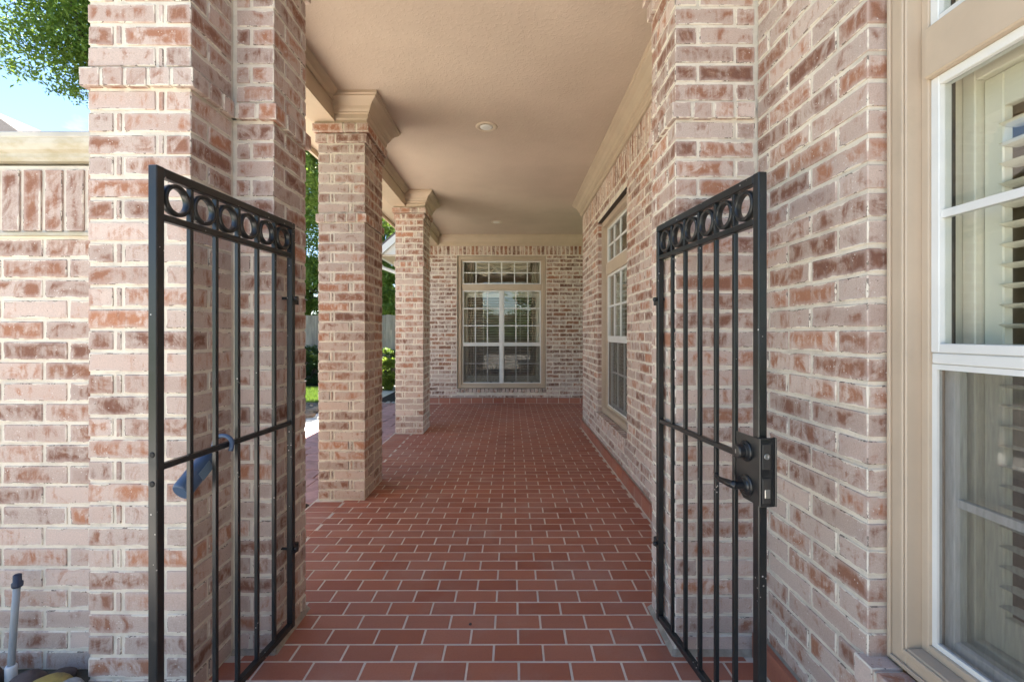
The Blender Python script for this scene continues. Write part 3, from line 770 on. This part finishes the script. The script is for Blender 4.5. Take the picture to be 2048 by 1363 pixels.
# ------------------------------------------------------------------ far end wall
fw = thing('end_wall', 'far end brick wall of the porch with the large shuttered window', 'wall', (0, 8.87, 0))
FX0, FX1 = -2.05, 2.55; fu0, fu1, fz0, fz1 = -1.044, .662, .285, 2.842
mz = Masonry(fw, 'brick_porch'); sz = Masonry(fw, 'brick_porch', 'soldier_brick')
for k in range(1, 36):
    z0, z1 = zc(k); z1 = min(z1, 2.845)
    if z1-z0 < .03: continue
    spans = [(FX0, FX1)]
    if z1 > fz0-.07 and z0 < fz1: spans = [(FX0, fu0-.012), (fu1+.012, FX1)]
    for a, b in spans:
        for p, q in run(a, b, (BL, .117)[k % 2]): mz.add(p, q, 8.82, 8.82+BW, z0, z1, hidden=(p > 1.25))
x = FX0
while x < FX1-.05: sz.add(x, x+.066, 8.82, 8.82+BW, 2.857, 2.857+.235, hidden=x > 1.25); x += .0795
mz.done(); sz.done()
m = MB(); m.box(FX0+rc, fu0-rc, 8.82+rc, 8.93, -.05, CZ); m.box(fu1+rc, FX1, 8.82+rc, 8.93, -.05, CZ); m.box(fu0-rc, fu1+rc, 8.82+rc, 8.93, -.05, fz0-.075); m.box(fu0-rc, fu1+rc, 8.82+rc, 8.93, fz1+.004, CZ); m.build('mortar', 'mortar', fw)
window(fw, TF, fu0, fu1, fz0, fz1, 2.182, 2.30, 1.145, 2, 3, 3, 2, 2)
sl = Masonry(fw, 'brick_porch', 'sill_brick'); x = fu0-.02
while x < fu1: sl.add(x, x+.066, 8.80, 8.88, fz0-.078, fz0-.006); x += .0795
sl.done()
m = MB(); m.box(FX0, FX0+.1, 8.925, 12.5, -.05, 1.1); m.box(FX0, FX0+.1, 8.925, 12.5, 2.2, CZ); m.box(FX0, FX0+.1, 8.925, 10.6, 1.1, 2.2); m.build('side_face', 'brick_porch', fw)  # gap matches the daylight opening added to the end room

# rooms behind the windows, with out-of-view wall gaps added to let daylight in
m = MB(); m.box(1.14, 4.6, -1.5, -1.4, -.05, .4); m.box(1.14, 4.6, -1.5, -1.4, 2.7, 3.2); m.box(1.14, 4.6, 6.40, 6.48, -.05, 3.2); m.box(4.6, 4.7, -1.5, 6.48, -.05, 3.2); m.box(1.14, 4.7, -1.5, 6.48, 3.0, 3.1)
tag(m.build('room_walls', 'room'), kind='structure')
tag(MB().box(1.135, 4.7, -1.5, 6.48, -.06, .02).build('room_floor', 'room_floor'), kind='structure')
m = MB(); m.box(-1.9, -1.8, 8.94, 13, -.05, 1.1); m.box(-1.9, -1.8, 8.94, 13, 2.2, 3.2); m.box(-1.9, -1.8, 8.94, 10.6, 1.1, 2.2); m.box(-1.9, -1.8, 12.0, 13, 1.1, 2.2); m.box(2.4, 2.5, 8.94, 13, -.05, 3.2); m.box(-1.9, 2.5, 13, 13.1, -.05, 3.2); m.box(-1.9, 2.5, 8.94, 13.1, 3.0, 3.1)
tag(m.build('end_room_walls', 'room'), kind='structure')
tag(MB().box(-1.9, 2.5, 8.94, 13, -.06, .02).build('end_room_floor', 'room_floor'), kind='structure')

# interior shutters
def shutter(label, T, u0, u1, z0, z1, panels, d=.215, tilt=-7, pitch=.0505, mat_='shutter'):
    t = thing('plantation_shutter', label, 'shutter', (*T((u0+u1)/2, d), z0))
    def bx(mb, a, b, d0, d1, za, zb):
        (x0, y0), (x1, y1) = T(a, d0), T(b, d1); return mb.box(x0, x1, y0, y1, za, zb)
    m = MB(); fw_ = .035
    bx(m, u0, u0+fw_, d-.02, d+.03, z0, z1); bx(m, u1-fw_, u1, d-.02, d+.03, z0, z1); bx(m, u0+fw_, u1-fw_, d-.02, d+.03, z0, z0+fw_); bx(m, u0+fw_, u1-fw_, d-.02, d+.03, z1-fw_, z1)
    m.build('frame', mat_, t, bevel=.003)
    a0, a1 = u0+fw_+.002, u1-fw_-.002; pw = (a1-a0)/panels
    for p in range(panels):
        a, b = a0+p*pw+.001, a0+(p+1)*pw-.001; st = .048; za, zb = z0+fw_+.002, z1-fw_-.002
        for (q, r) in ((a, a+st), (b-st, b)): m = MB(); bx(m, q, r, d, d+.026, za, zb); m.build('stile', mat_, t, bevel=.003)
        for (q, r) in ((za, za+.09), (zb-.09, zb)): m = MB(); bx(m, a+st, b-st, d, d+.026, q, r); m.build('rail', mat_, t, bevel=.003)
        n = int((zb-za-.18)/pitch); me = None; s = math.sin(R(tilt)); c = math.cos(R(tilt)); hw = .029
        for i in range(n):
            z = za+.09+pitch*(i+.5)
            if me is None:
                m = MB(); prof = [(-hw, 0), (-hw*.6, .0035), (0, .005), (hw*.6, .0035), (hw, 0), (hw*.6, -.0035), (0, -.005), (-hw*.6, -.0035)]
                def lp(u): return [(*T(u, d+.013+x*c-y*s), x*s+y*c) for x, y in prof]
                m.prism(lp, [a+st+.002, b-st-.002]); me = m.mesh('louver', mat_, (*wpos(t)[:2], 0)); fix_mesh(me)
            link('louver', me, t, (0, 0, z-z0))
        m = MB(); c_ = (a+b)/2; bx(m, c_-.006, c_+.006, d-.028, d-.016, za+.12, zb-.12); m.build('tilt_rod', mat_, t)
    return t
shutter('cream plantation shutter inside the near right window', TR, .026, 1.240, .50, 2.04, 2, d=.215)
shutter('cream plantation shutter inside the window of the right porch wall', TR, 4.16, 5.37, .50, 2.04, 2, d=.215)
shutter('cream plantation shutter pair inside the far end window', TF, -.95, .57, .39, 2.18, 2, d=.22)
# painted reveal boards inside the near window
def reveal(label, T, u0, u1, z0, z1):
    def bx(mb, a, b, d0, d1, za, zb):
        (x0, y0), (x1, y1) = T(a, d0), T(b, d1); return mb.box(x0, x1, y0, y1, za, zb)
    t = thing('window_reveal', label, 'window reveal', (*T((u0+u1)/2, .17), z0))
    m = MB(); bx(m, u0-.03, u0, .151, .25, z0, z1); m.build('jamb_board', 'shutter', t); m = MB(); bx(m, u1, u1+.03, .151, .25, z0, z1); m.build('jamb_board', 'shutter', t)
    m = MB(); bx(m, u0-.03, u1+.03, .151, .28, z1, z1+.03); m.build('head_board', 'shutter', t); m = MB(); bx(m, u0-.03, u1+.03, .151, .28, z0-.03, z0); m.build('stool_board', 'shutter', t)
    m = MB(); bx(m, u1-.004, u1-.0005, .158, .176, z0+.8, z1-.05); m.build('sash_track', 'lamp_metal', t)
reveal('cream inner reveal boards of the near right window', TR, .024, 1.242, .48, 2.62)
reveal('cream inner reveal boards of the window in the right porch wall', TR, 4.158, 5.372, .48, 2.62)

# swag curtain in the far window transom
cu = thing('swag_curtain', 'cream swagged curtain behind the top lights of the far window', 'curtain', (-.19, 9.12, 2.2))
def sheet(fn, nu, nv):
    m = MB()
    for i in range(nu+1):
        for j in range(nv+1): m.v.append(fn(i/nu, j/nv))
    for i in range(nu):
        for j in range(nv):
            a = i*(nv+1)+j; m.f.append((a, a+1, a+nv+2, a+nv+1)); m.sm.append(True)
    return m
for q in range(3):
    c0 = -.72+q*.36; 
    def sw_(u, v, c0=c0, q=q):
        s = 4*u*(1-u); x = c0+u*.38; dep = .20+.11*s
        return (x, 9.14-.02*q-.05*s*math.sin(v*3.1)+.014*math.sin(v*26)*(.4+s), 2.80-v*dep + (-.0)*s)
    sheet(sw_, 24, 40).build('swag', 'curtain', cu)
for (a, b) in ((-1.0, -.76), (.40, .62)):
    def dr(u, v, a=a, b=b): return (a+(b-a)*u, 9.17+.022*math.sin(u*28), 2.82-v*2.5)
    sheet(dr, 48, 6).build('drape', 'curtain', cu)
# pale seat back seen through the far window
st = thing('armchair', 'pale upholstered armchair seen dimly through the far end window', 'armchair', (.1, 10.4, .02))
MB().box(-.35, .55, 10.2, 10.9, .28, .50).build('seat', 'furniture', st, bevel=.04); MB().box(-.35, .55, 10.85, 11.0, .28, .98).build('backrest', 'furniture', st, bevel=.04)
for x in (-.45, .55): MB().box(x, x+.1, 10.2, 11.0, .2, .66).build('armrest', 'furniture', st, bevel=.03)
for x in (-.42, .58):
    for y in (10.24, 10.94): MB().box(x, x+.04, y, y+.04, .02, .2).build('leg', 'room_floor', st)

# ------------------------------------------------------------------ recessed ceiling lights
for (x, y, lab) in ((-.228, 4.18, 'nearer round recessed ceiling light with tan trim ring'), (-.254, 7.75, 'farther small recessed ceiling light near the end wall')):
    t = thing('ceiling_light', lab, 'ceiling light', (x, y, CZ), group='recessed lights in the porch ceiling')
    MB().lathe((x, y, CZ), [(.062, -.004), (.066, -.010), (.092, -.008), (.100, -.002), (.100, .01), (.062, .01)], 36).build('trim_ring', 'lightring', t, fixn=True)
    MB().lathe((x, y, CZ), [(.001, -.013), (.035, -.0125), (.058, -.008), (.0615, .005)], 32).build('lens', 'lens', t, fixn=True)

# ------------------------------------------------------------------ gates
GL = .70; GZ0, GZ1 = .062, 1.822; TS = .028
def gate(label, hx, hy, ex, ey, side):
    ang = math.atan2(ey-hy, ex-hx)
    t = thing('iron_gate', label, 'gate', (hx, hy, 0), ang, group='pair of black iron gates')
    b = lambda m, nm, bev=.0025, mt='black': m.build(nm, mt, t, local=True, bevel=bev)
    h = TS/2
    b(MB().box(-.006, .0194, -.0127, .0127, GZ0, GZ1-TS-.0005), 'hinge_stile')
    b(MB().box(GL-TS, GL, -h, h, GZ0, GZ1), 'lock_stile')
    b(MB().box(-.006, GL-TS-.0005, -.0122, .0122, GZ1-TS, GZ1-.0005), 'top_rail'); b(MB().box(.0199, GL-TS-.0005, -.012, .012, 1.668, 1.688), 'ring_rail')
    b(MB().box(.0199, GL-TS-.0005, -.009, .009, .944, .962), 'middle_rail'); b(MB().box(.0199, GL-TS-.0005, -.0122, .0122, GZ0, GZ0+.0254), 'bottom_rail')
    a0, a1 = .0195, GL-TS; pit = (a1-a0)/6
    for i in range(1, 6):
        x = a0+i*pit
        b(MB().box(x-.0070, x+.0070, -.0070, .0070, GZ0+.0259, .9435), 'bar', .0012); b(MB().box(x-.0070, x+.0070, -.0070, .0070, .9625, 1.6675), 'bar', .0012)
        b(MB().box(x-.006, x+.006, -.0085, .0085, 1.6885, GZ1-TS-.0005), 'ring_divider', .001)
        for z in (.9375, .9645): pass
    for i in range(6):
        x = a0+(i+.5)*pit; MB().ring((x, 0, (1.688+GZ1-TS)/2), .0480, .0360, .023, 32).build('ring', 'black', t, local=True, fixn=True)
    for z in (1.49, .40):
        m = MB(); m.lathe((-.028, 0, z-.022), [(.0135, 0), (.0135, .036)], 12); m.box(-.030, -.006, -.012, .012, z-.020, z+.012); m.build('hinge', 'dark_metal', t, local=True, fixn=True)
        m = MB(); m.tube([(.007, -side*.016, z+.004), (.007, -side*.062, z+.004)], .0062, 8); m.build('hinge_bolt', 'dark_metal', t, local=True, fixn=True); MB().tube([(.007, side*.0155, z+.004), (.007, side*.030, z+.004)], .010, 6).build('hinge_nut', 'dark_metal', t, local=True, fixn=True)
    return t
lg = gate('left black iron gate swung open, a blue lockbox hanging on it', -.960, 2.0, -1.023, 1.309, 1)
for z in (.995, .912): MB().lathe((GL+.0008, 0, z), [(.0085, -.004), (.0085, 0), (.006, .0012)], 16, axis='x').build('bolt_hole', 'hole', lg, local=True, fixn=True)
rg = gate('right black iron gate swung open, with a lever lock on its stile', .664, 2.055, .749, 1.349, -1)
# lock on the right gate (local x along the gate, -y faces the passage)
lk = bpy.data.objects.new('gate_lock', None); COL.objects.link(lk); lk.parent = rg; lk.location = (0, 0, 0)
def lb(m, nm, mt='dark_metal', bev=.002): return m.build(nm, mt, lk, local=True, bevel=bev)
m = MB(); P = [(.600, .860), (.635, .832), (.716, .832), (.716, 1.030), (.600, 1.030)]
m.prism(lambda y: [(x, y, z) for x, z in P], [-.0195, -.0142]); m.build('side_plate', 'black', lk, local=True, fixn=True)
m = MB(); m.box(.7005, .712, -.0140, .024, .836, 1.026); lb(m, 'lock_case', 'black')
m = MB(); m.box(.7125, .7165, -.0215, .026, .830, 1.034); lb(m, 'face_plate')
lb(MB().box(.7167, .7195, -.015, .012, .942, 1.016), 'bolt_plate', 'steel' if False else 'lamp_metal'); lb(MB().box(.7167, .7195, -.015, .012, .842, .916), 'bolt_plate', 'lamp_metal')
MB().lathe((.7196, -.002, .980), [(.0085, 0), (.0085, .002), (.005, .0022), (.0045, .0005)], 16, axis='x').build('bolt_hole', 'steel', lk, local=True, fixn=True)
lb(MB().box(.7196, .7222, -.009, .008, .858, .884), 'latch', 'steel'); lb(MB().box(.704, .719, .0265, .032, .830, 1.034), 'strike_lip')
MB().lathe((.648, -.0195, .980), [(.032, 0), (.032, -.004), (.029, -.0065), (.0245, -.008), (.0235, -.012), (.0215, -.013), (.0205, -.030), (.018, -.033), (.009, -.0335)], 40, axis='y', smooth=False).build('deadbolt', 'dark_metal', lk, local=True, fixn=True)
MB().box(.6465, .6495, -.0545, -.0532, .974, .986).build('keyway', 'steel', lk, local=True)
MB().lathe((.652, -.0195, .876), [(.032, 0), (.032, -.004), (.028, -.007), (.022, -.008), (.018, -.012), (.012, -.014), (.011, -.040)], 40, axis='y', smooth=False).build('lever_rose', 'dark_metal', lk, local=True, fixn=True)
MB().tube([(.654, -.052, .876), (.640, -.060, .876), (.618, -.062, .875), (.596, -.062, .873), (.572, -.062, .871), (.558, -.061, .875), (.552, -.058, .882)], [.013, .0125, .011, .0095, .0085, .0078, .0085], 12).build('lever', 'dark_metal', lk, local=True)

# ------------------------------------------------------------------ blue lockbox hung on the left gate
ang = math.atan2(1.309-2.0, -1.022+.960)
bb = thing('lockbox', 'blue rounded key lockbox hanging by its shackle from the gate rail', 'lockbox', (-.960, 2.0, 0), ang)
c0 = Vector((.412, -.046, .925)); c1 = Vector((.545, -.052, .828)); ax = (c1-c0).normalized(); sd_ = Vector((0, 1, 0)); up = ax.cross(sd_).normalized()
m = MB()
def cs(st):
    t, r1, r2 = st; p = c0 + ax*t
    return [tuple(p + up*(r1*math.cos(a)) + sd_*(r2*math.sin(a))) for a in [2*math.pi*i/24 for i in range(24)]]
m.prism(cs, [(-.012, .014, .012), (-.004, .024, .018), (.012, .031, .0235), (.035, .034, .026), (.10, .036, .027), (.150, .036, .027), (.157, .034, .025), (.160, .031, .022)])
m.sm = [True]*(len(m.sm)-2)+[False, False]; m.build('body', 'blue', bb, local=True, fixn=True)
m = MB(); m.prism(lambda st: [tuple(c0 + ax*t + sd_*(.0275) + up*(k)) for t, k in ((.045, -.018), (.10, -.018), (.10, .018), (.045, .018))] if st == 0 else [tuple(c0 + ax*t + sd_*.0285 + up*k) for t, k in ((.045, -.018), (.10, -.018), (.10, .018), (.045, .018))], [0, 1])
m.build('label_panel', 'blue_light', bb, local=True, fixn=True)
pts = []
for i in range(15):
    a = math.pi*i/14; pts.append((.402, -.046+(1-math.cos(a))*.033, .958+.026*math.sin(a)))
pts = [(.418, -.046, .920)] + pts + [(.404, .020, .945), (.408, .019, .932)]
MB().tube(pts, .0075, 10).build('shackle', 'blue', bb, local=True)

# ------------------------------------------------------------------ conduit and stones at far left foot
cd = thing('conduit_pipe', 'grey plastic conduit pipe standing against the brick wall at far left', 'pipe', (-1.80, 1.68, 0))
MB().tube([(-1.860, 1.70, -.02), (-1.859, 1.70, .1), (-1.853, 1.705, .28), (-1.848, 1.71, .405)], .0108, 16).build('pipe', 'pvc', cd)
MB().lathe((-1.8595, 1.70, -.02), [(.0175, 0), (.0175, .125), (.015, .130)], 20).build('collar', 'pvc_white', cd, fixn=True)
m = MB(); m.lathe((-1.848, 1.711, .395), [(.015, 0), (.0165, .004), (.0165, .016), (.0125, .020), (.0125, .044), (.009, .047)], 16); m.build('pipe_cap', 'pipe_clip', cd, fixn=True)
def stone(label, c, r, mt, seed, rz=0.0, grp=None, cat='stone', name='stone'):
    rd = random.Random(seed); bm = bmesh.new(); bmesh.ops.create_icosphere(bm, subdivisions=3, radius=1)
    ph = [Vector((rd.uniform(-1, 1), rd.uniform(-1, 1), rd.uniform(-1, 1))).normalized() for _ in range(7)]
    for v in bm.verts:
        d = 1.0
        for p_ in ph: d -= max(0, v.co.dot(p_)-.6)*.45
        v.co = v.co*d; v.co = Vector((v.co.x*r[0], v.co.y*r[1], v.co.z*r[2]))
    for f_ in bm.faces: f_.smooth = True
    me = bpy.data.meshes.new(name); bm.to_mesh(me); bm.free(); me.materials.append(M[mt]); o = link(name, me, None, c); o.rotation_euler = (rd.uniform(-.15, .15), rd.uniform(-.2, .2), rz)
    return tag(o, label, cat, grp)
tag(MB().box(-4, -1.55, .9, GY+.03, -.25, .045).build('stone_bed', 'soil'), kind='structure')
gr = 'stones at the foot of the wall'
stone('yellow brown stone leaning at the foot of the far left wall', (-1.660, 1.64, .078), (.070, .045, .038), 'stone_yellow', 1, .5, gr)
stone('grey rounded stone tucked against the brick pillar foot', (-1.575, 1.62, .074), (.062, .05, .040), 'stone_grey', 2, .2, gr)
stone('dark brown stone right beside the conduit pipe foot', (-1.765, 1.67, .076), (.058, .05, .038), 'stone_dark', 3, .4, gr)
stone('pinkish dark stone left of the conduit pipe at the picture edge', (-1.915, 1.67, .08), (.05, .05, .045), 'stone_dark', 4, 0, gr)
for i, (x, y) in enumerate(((-1.62, 1.50), (-1.78, 1.55), (-1.68, 1.70))):
    stone('small stone filling the bed at the far left wall foot', (x, y, .06), (.06, .05, .035), ('stone_grey', 'stone_tan', 'stone_dark')[i], 20+i, i, gr)
stone('dark pebble with white face at the patio edge behind the left pillar', (-1.62, 3.55, -.005), (.05, .04, .03), 'stone_dark', 9, .3)

stone('tiny dark speck of debris lying on the red tiles in the gateway', (-.19, 2.11, .003), (.009, .007, .005), 'stone_dark', 91, .3, None, 'debris', 'debris')
# ------------------------------------------------------------------ garden at left
for i in range(14):
    y = 5.0+i*.42; stone('tan rounded edging stones lined up along the gravel bed', (-3.42+random.uniform(-.05, .03), y, .0), (.13, .17, .07), 'stone_tan', 40+i, random.uniform(0, 3), 'edging stones along the gravel bed')
for i in range(6):
    stone('flat slate edging stone in front of the black mulch bed', (-2.68+i*.13, 8.95+random.uniform(-.03, .03), -.01), (.085, .06, .025), 'stone_grey', 70+i, random.uniform(0, 3), 'slate edging of the mulch bed')
# pea gravel and grass as uncountable stuff
rd = random.Random(5); V = []; F = []
for i in range(5200):
    x, y = rd.uniform(-6.5, -3.5), rd.uniform(5.2, 9.2); r = rd.uniform(.012, .026); k = len(V); a = rd.uniform(0, 3)
    for (dx, dy, dz) in ((1, 0, 0), (0, 1, 0), (-1, 0, 0), (0, -1, 0)): V.append((x+r*(dx*math.cos(a)-dy*math.sin(a)), y+r*(dx*math.sin(a)+dy*math.cos(a)), -.045))
    V.append((x, y, -.045+r*.9)); F += [(k, k+1, k+4), (k+1, k+2, k+4), (k+2, k+3, k+4), (k+3, k, k+4)]
me = bpy.data.meshes.new('pea_gravel'); me.from_pydata(V, [], F); me.materials.append(M['pebble']); tag(link('pea_gravel', me), 'loose tan pea gravel in the bed beside the garden path', 'gravel', kind='stuff')
V = []; F = []
for i in range(42000):
    x, y = rd.uniform(-8.5, -3.4), rd.uniform(9.2, 12.0); h = rd.uniform(.03, .07); a = rd.uniform(0, 6.3); k = len(V); w_ = .005; dx, dy = math.cos(a), math.sin(a)
    V += [(x-w_*dx, y-w_*dy, -.06), (x+w_*dx, y+w_*dy, -.06), (x+dy*.02, y-dx*.02, -.06+h)]; F.append((k, k+1, k+2))
me = bpy.data.meshes.new('grass'); me.from_pydata(V, [], F); me.materials.append(M['blade']); tag(link('grass', me), 'short sunlit lawn grass beyond the gravel bed', 'grass', kind='stuff')

def leaves(name, mt, parent, blobs, n, size, rd):
    """blobs: (centre, radii, weight). leaf faces spread in clumps through the volume"""
    V = []; F = []; tot = sum(b[2] for b in blobs)
    for c, r, w_ in blobs:
        k = int(n*w_/tot); nc = max(6, k//150); cl = []
        for _ in range(nc):
            while True:
                p = Vector((rd.uniform(-1, 1), rd.uniform(-1, 1), rd.uniform(-1, 1)))
                if .25 < p.length < 1: break
            cl.append(Vector((c[0]+p.x*r[0], c[1]+p.y*r[1], c[2]+p.z*r[2])))
        cr_ = (r[0]+r[1]+r[2])/3*.125
        for i in range(k):
            q = cl[rd.randrange(nc)] + Vector((rd.gauss(0, cr_), rd.gauss(0, cr_), rd.gauss(0, cr_*.55)))
            nrm = Vector((rd.gauss(0, .6), rd.gauss(0, .6), rd.uniform(.2, 1))).normalized(); a = nrm.orthogonal().normalized(); th = rd.uniform(0, 6.3)
            a = (a*math.cos(th) + nrm.cross(a)*math.sin(th)); b = nrm.cross(a); s = size*rd.uniform(.6, 1.3); k0 = len(V)
            V += [tuple(q-a*s), tuple(q+b*s*.42+nrm*s*.12), tuple(q+a*s), tuple(q-b*s*.42+nrm*s*.12)]; F += [(k0, k0+1, k0+2), (k0, k0+2, k0+3)]
    me = bpy.data.meshes.new(name); me.from_pydata(V, [], F); me.materials.append(M[mt]); me.update()
    off = wpos(parent) if parent else Vector((0, 0, 0)); me.transform(__import__('mathutils').Matrix.Translation(-off)); return link(name, me, parent)
def tree(label, x, y, h, blobs, n, size, mt, seed, group=None, tr=.16):
    rd = random.Random(seed); t = thing('tree', label, 'tree', (x, y, -.06), group=group)
    tz = min(b[0][2]-b[1][2]*.3 for b in blobs)
    MB().tube([(x, y, -.1), (x+.05, y, tz*.5), (x-.03, y+.05, tz), (x, y, h*.85)], [tr*1.3, tr, tr*.8, tr*.15], 10).build('trunk', 'bark', t)
    for c, r, w_ in blobs:
        for j in range(4):
            e = Vector(c) + Vector((rd.uniform(-.8, .8)*r[0], rd.uniform(-.8, .8)*r[1], rd.uniform(-.3, .7)*r[2])); s = Vector((x, y, tz*rd.uniform(.7, 1.1)))
            mid = (s+e)/2 + Vector((rd.uniform(-.3, .3), rd.uniform(-.3, .3), .3)); MB().tube([s, mid, e], [tr*.45, tr*.25, .015], 7).build('branch', 'bark', t)
    leaves('foliage', mt, t, blobs, n, size, rd); return t
tree('tall green tree against the sky above the far left wall', -10.4, 12.0, 11, [((-11.6, 12, 9.6), (2.3, 2, 1.9), 1.2), ((-9.9, 12, 9.4), (1.6, 1.8, 2.0), 1.0), ((-9.5, 11.6, 11.2), (2.4, 2, 1.6), .8), ((-8.2, 12, 8.6), (1.6, 1.6, 1.5), .6)], 52000, .066, 'leaf_mid', 11)
tree('leafy tree filling the gap between the left pillar and nearer column', -6.9, 15.2, 9, [((-6.7, 14.9, 4.4), (1.7, 1.4, 2.4), 1), ((-6.2, 14.3, 2.7), (1.2, .8, 1.0), .5), ((-6.6, 15.4, 7.2), (1.8, 1.6, 2), .8)], 50000, .055, 'leaf_mid', 12)
tree('leafy tree seen in the gap between the two brick columns', -4.1, 14.6, 8, [((-3.9, 14.4, 3.9), (1.2, 1.2, 2.1), 1), ((-3.7, 13.9, 2.4), (1.0, .7, 1.0), .5), ((-4.2, 15, 6.4), (1.7, 1.5, 2), .8)], 44000, .055, 'leaf_mid', 13)
tree('green tree at the left reflected in the near window', -13.5, 8.0, 9, [((-13.5, 8, 6.5), (2.6, 2.6, 2.4), 1), ((-14, 6, 5), (2, 2, 1.8), .7)], 14000, .12, 'leaf', 14)
tree('green tree on the lawn behind the camera side', 2.5, -16.0, 9, [((2.5, -16, 5.5), (3.2, 3, 2.8), 1)], 9000, .16, 'leaf', 15)
hd = thing('hedge', 'tall green hedge added behind the camera to darken the far window reflection', 'hedge', (0, -12, -.05))  # unseen, put in so the end window mirrors something dark
MB().box(-9, 9, -13.2, -12.4, -.1, 2.6).build('branches', 'bark', hd)
leaves('foliage', 'leaf_dark', hd, [((-5, -12.3, 1.7), (4.5, 1.0, 2.0), 1), ((4, -12.3, 1.8), (5, 1.0, 2.2), 1)], 30000, .11, random.Random(77))
tree('slender green tree added to shade the gravel bed behind the nearer column', -2.95, 9.9, 6, [((-3.05, 9.6, 5.0), (1.25, 1.3, 1.3), 1), ((-3.7, 9.2, 4.6), (.9, 1.0, .8), .5)], 26000, .05, 'leaf_mid', 16, tr=.07)  # placed so its crown throws dappled shade on the gravel
def bush(label, c, r, n, size, mt, seed):
    t = thing('shrub', label, 'shrub', (c[0], c[1], -.05)); rd = random.Random(seed)
    for j in range(5):
        a = rd.uniform(0, 6.3); MB().tube([(c[0], c[1], -.06), (c[0]+math.cos(a)*r[0]*.5, c[1]+math.sin(a)*r[1]*.5, c[2]+r[2]*.3)], [.015, .006], 6).build('stem', 'bark', t)
    leaves('foliage', mt, t, [((c[0], c[1], c[2]), r, 1)], n, size, rd)
bush('dark evergreen shrub before the fence, left of the nearer column', (-5.5, 12.35, .45), (.55, .5, .55), 9000, .035, 'leaf_dark', 31)
bush('green shrub by the fence between the two columns', (-3.35, 12.6, .5), (.5, .4, .45), 6000, .04, 'leaf', 32)
bush('bright yellow green shrub between the two brick columns', (-2.95, 11.2, .35), (.33, .35, .42), 6000, .035, 'leaf_bright', 33)

# fence, boards one by one
fn = thing('wood_fence', 'weathered grey board fence at the back of the garden', 'fence', (-7, 12.9, -.05)); x = -14.0; mesh_c = {}
while x < -2.2:
    w_ = random.choice((.13, .14, .15)); h = 1.86+random.uniform(-.015, .015)
    MB().box(x, x+w_, 12.85, 12.868, -.06, h).build('board', 'fence', fn); x += w_+.006
for z in (.3, 1.0, 1.6): MB().box(-14, -2.2, 12.87, 12.91, z, z+.09).build('rail', 'fence', fn)
# garden light stake
gl = thing('garden_light', 'small dark garden light stake on the lawn edge by the gravel', 'garden light', (-4.85, 10.05, -.05))
MB().tube([(-4.45, 9.85, -.06), (-4.45, 9.85, .30)], .012, 8).build('stake', 'lamp_metal', gl); MB().lathe((-4.45, 9.85, .28), [(.02, 0), (.03, .01), (.03, .05), (.022, .055)], 14).build('lamp_head', 'lamp_metal', gl, fixn=True)

# ------------------------------------------------------------------ eave of the far wing
ev = thing('wing_roof', 'gable end of the far wing roof with white fascia beyond the columns', 'roof', (-2.2, 8.9, 3))
def slope_box(m, x0, z0, x1, z1, y0, y1, th):
    m.quadbox([(x0, y0, z0-th), (x1, y0, z1-th), (x1, y1, z1-th), (x0, y1, z0-th), (x0, y0, z0), (x1, y0, z1), (x1, y1, z1), (x0, y1, z0)]); return m
slope_box(MB(), -2.52, 2.98, -1.62, 3.75, 8.62, 12.8, .05).build('roof_slope', 'roofing', ev)
slope_box(MB(), -2.50, 2.93, -1.62, 3.69, 8.58, 8.619, .15).build('rake_board', 'fascia', ev)
m = MB(); m.v = [(-2.46, 8.64, 2.835), (-1.62, 8.64, 2.835), (-1.62, 8.64, 3.52), (-2.46, 8.64, 2.86), (-2.46, 8.66, 2.835), (-1.62, 8.66, 2.835), (-1.62, 8.66, 3.52), (-2.46, 8.66, 2.86)]
m.f = [(0, 1, 2, 3), (7, 6, 5, 4), (0, 4, 5, 1), (1, 5, 6, 2), (2, 6, 7, 3), (3, 7, 4, 0)]; m.sm = [False]*6; m.build('gable_board', 'fascia', ev)
MB().box(-2.48, -2.0, 8.62, 12.7, 2.80, 2.83).build('soffit', 'soffit', ev)
MB().prism(lambda y: [(-2.60, y, 2.93), (-2.62, y, 2.86), (-2.585, y, 2.82), (-2.50, y, 2.82), (-2.50, y, 2.93)], [8.60, 12.8]).build('gutter', 'fascia', ev, fixn=True)
MB().tube([(-2.54, 8.72, 2.83), (-2.54, 8.73, 2.70), (-2.46, 8.76, 2.60), (-2.18, 8.80, 2.50), (-2.12, 8.80, 2.40), (-2.12, 8.80, .05)], .035, 10).build('downspout', 'fascia', ev)
# neighbouring houses
nb = thing('neighbour_house', 'grey shingle roof of a house beyond the far left wall', 'house', (-20, 16, 0))
MB().box(-26, -13, 14.5, 23, -.05, 5.68).build('wall', 'soffit', nb)
m = MB(); m.v = [(-27, 14, 5.7), (-12.5, 14, 5.7), (-12.5, 24, 5.7), (-27, 24, 5.7), (-24, 16, 9.3), (-18.5, 16, 9.3), (-18.5, 20, 9.3), (-24, 20, 9.3)]
m.f = [(0, 1, 5, 4), (1, 2, 6, 5), (2, 3, 7, 6), (3, 0, 4, 7), (4, 5, 6, 7), (3, 2, 1, 0)]; m.sm = [False]*6; m.build('roof', 'roofing', nb)
nb = thing('neighbour_house', 'low eave of a house behind the fence left of the nearer column', 'house', (-9, 15, 0))
MB().box(-12, -6.9, 13.6, 13.9, -.05, 2.4).build('wall', 'soffit', nb)
slope_box(MB(), -6.35, 2.52, -9.0, 3.1, 13.2, 17, .08).build('roof', 'roofing', nb); MB().box(-6.9, -6.33, 13.18, 17, 2.38, 2.415).build('soffit', 'fascia', nb)

S.render.engine = 'CYCLES'
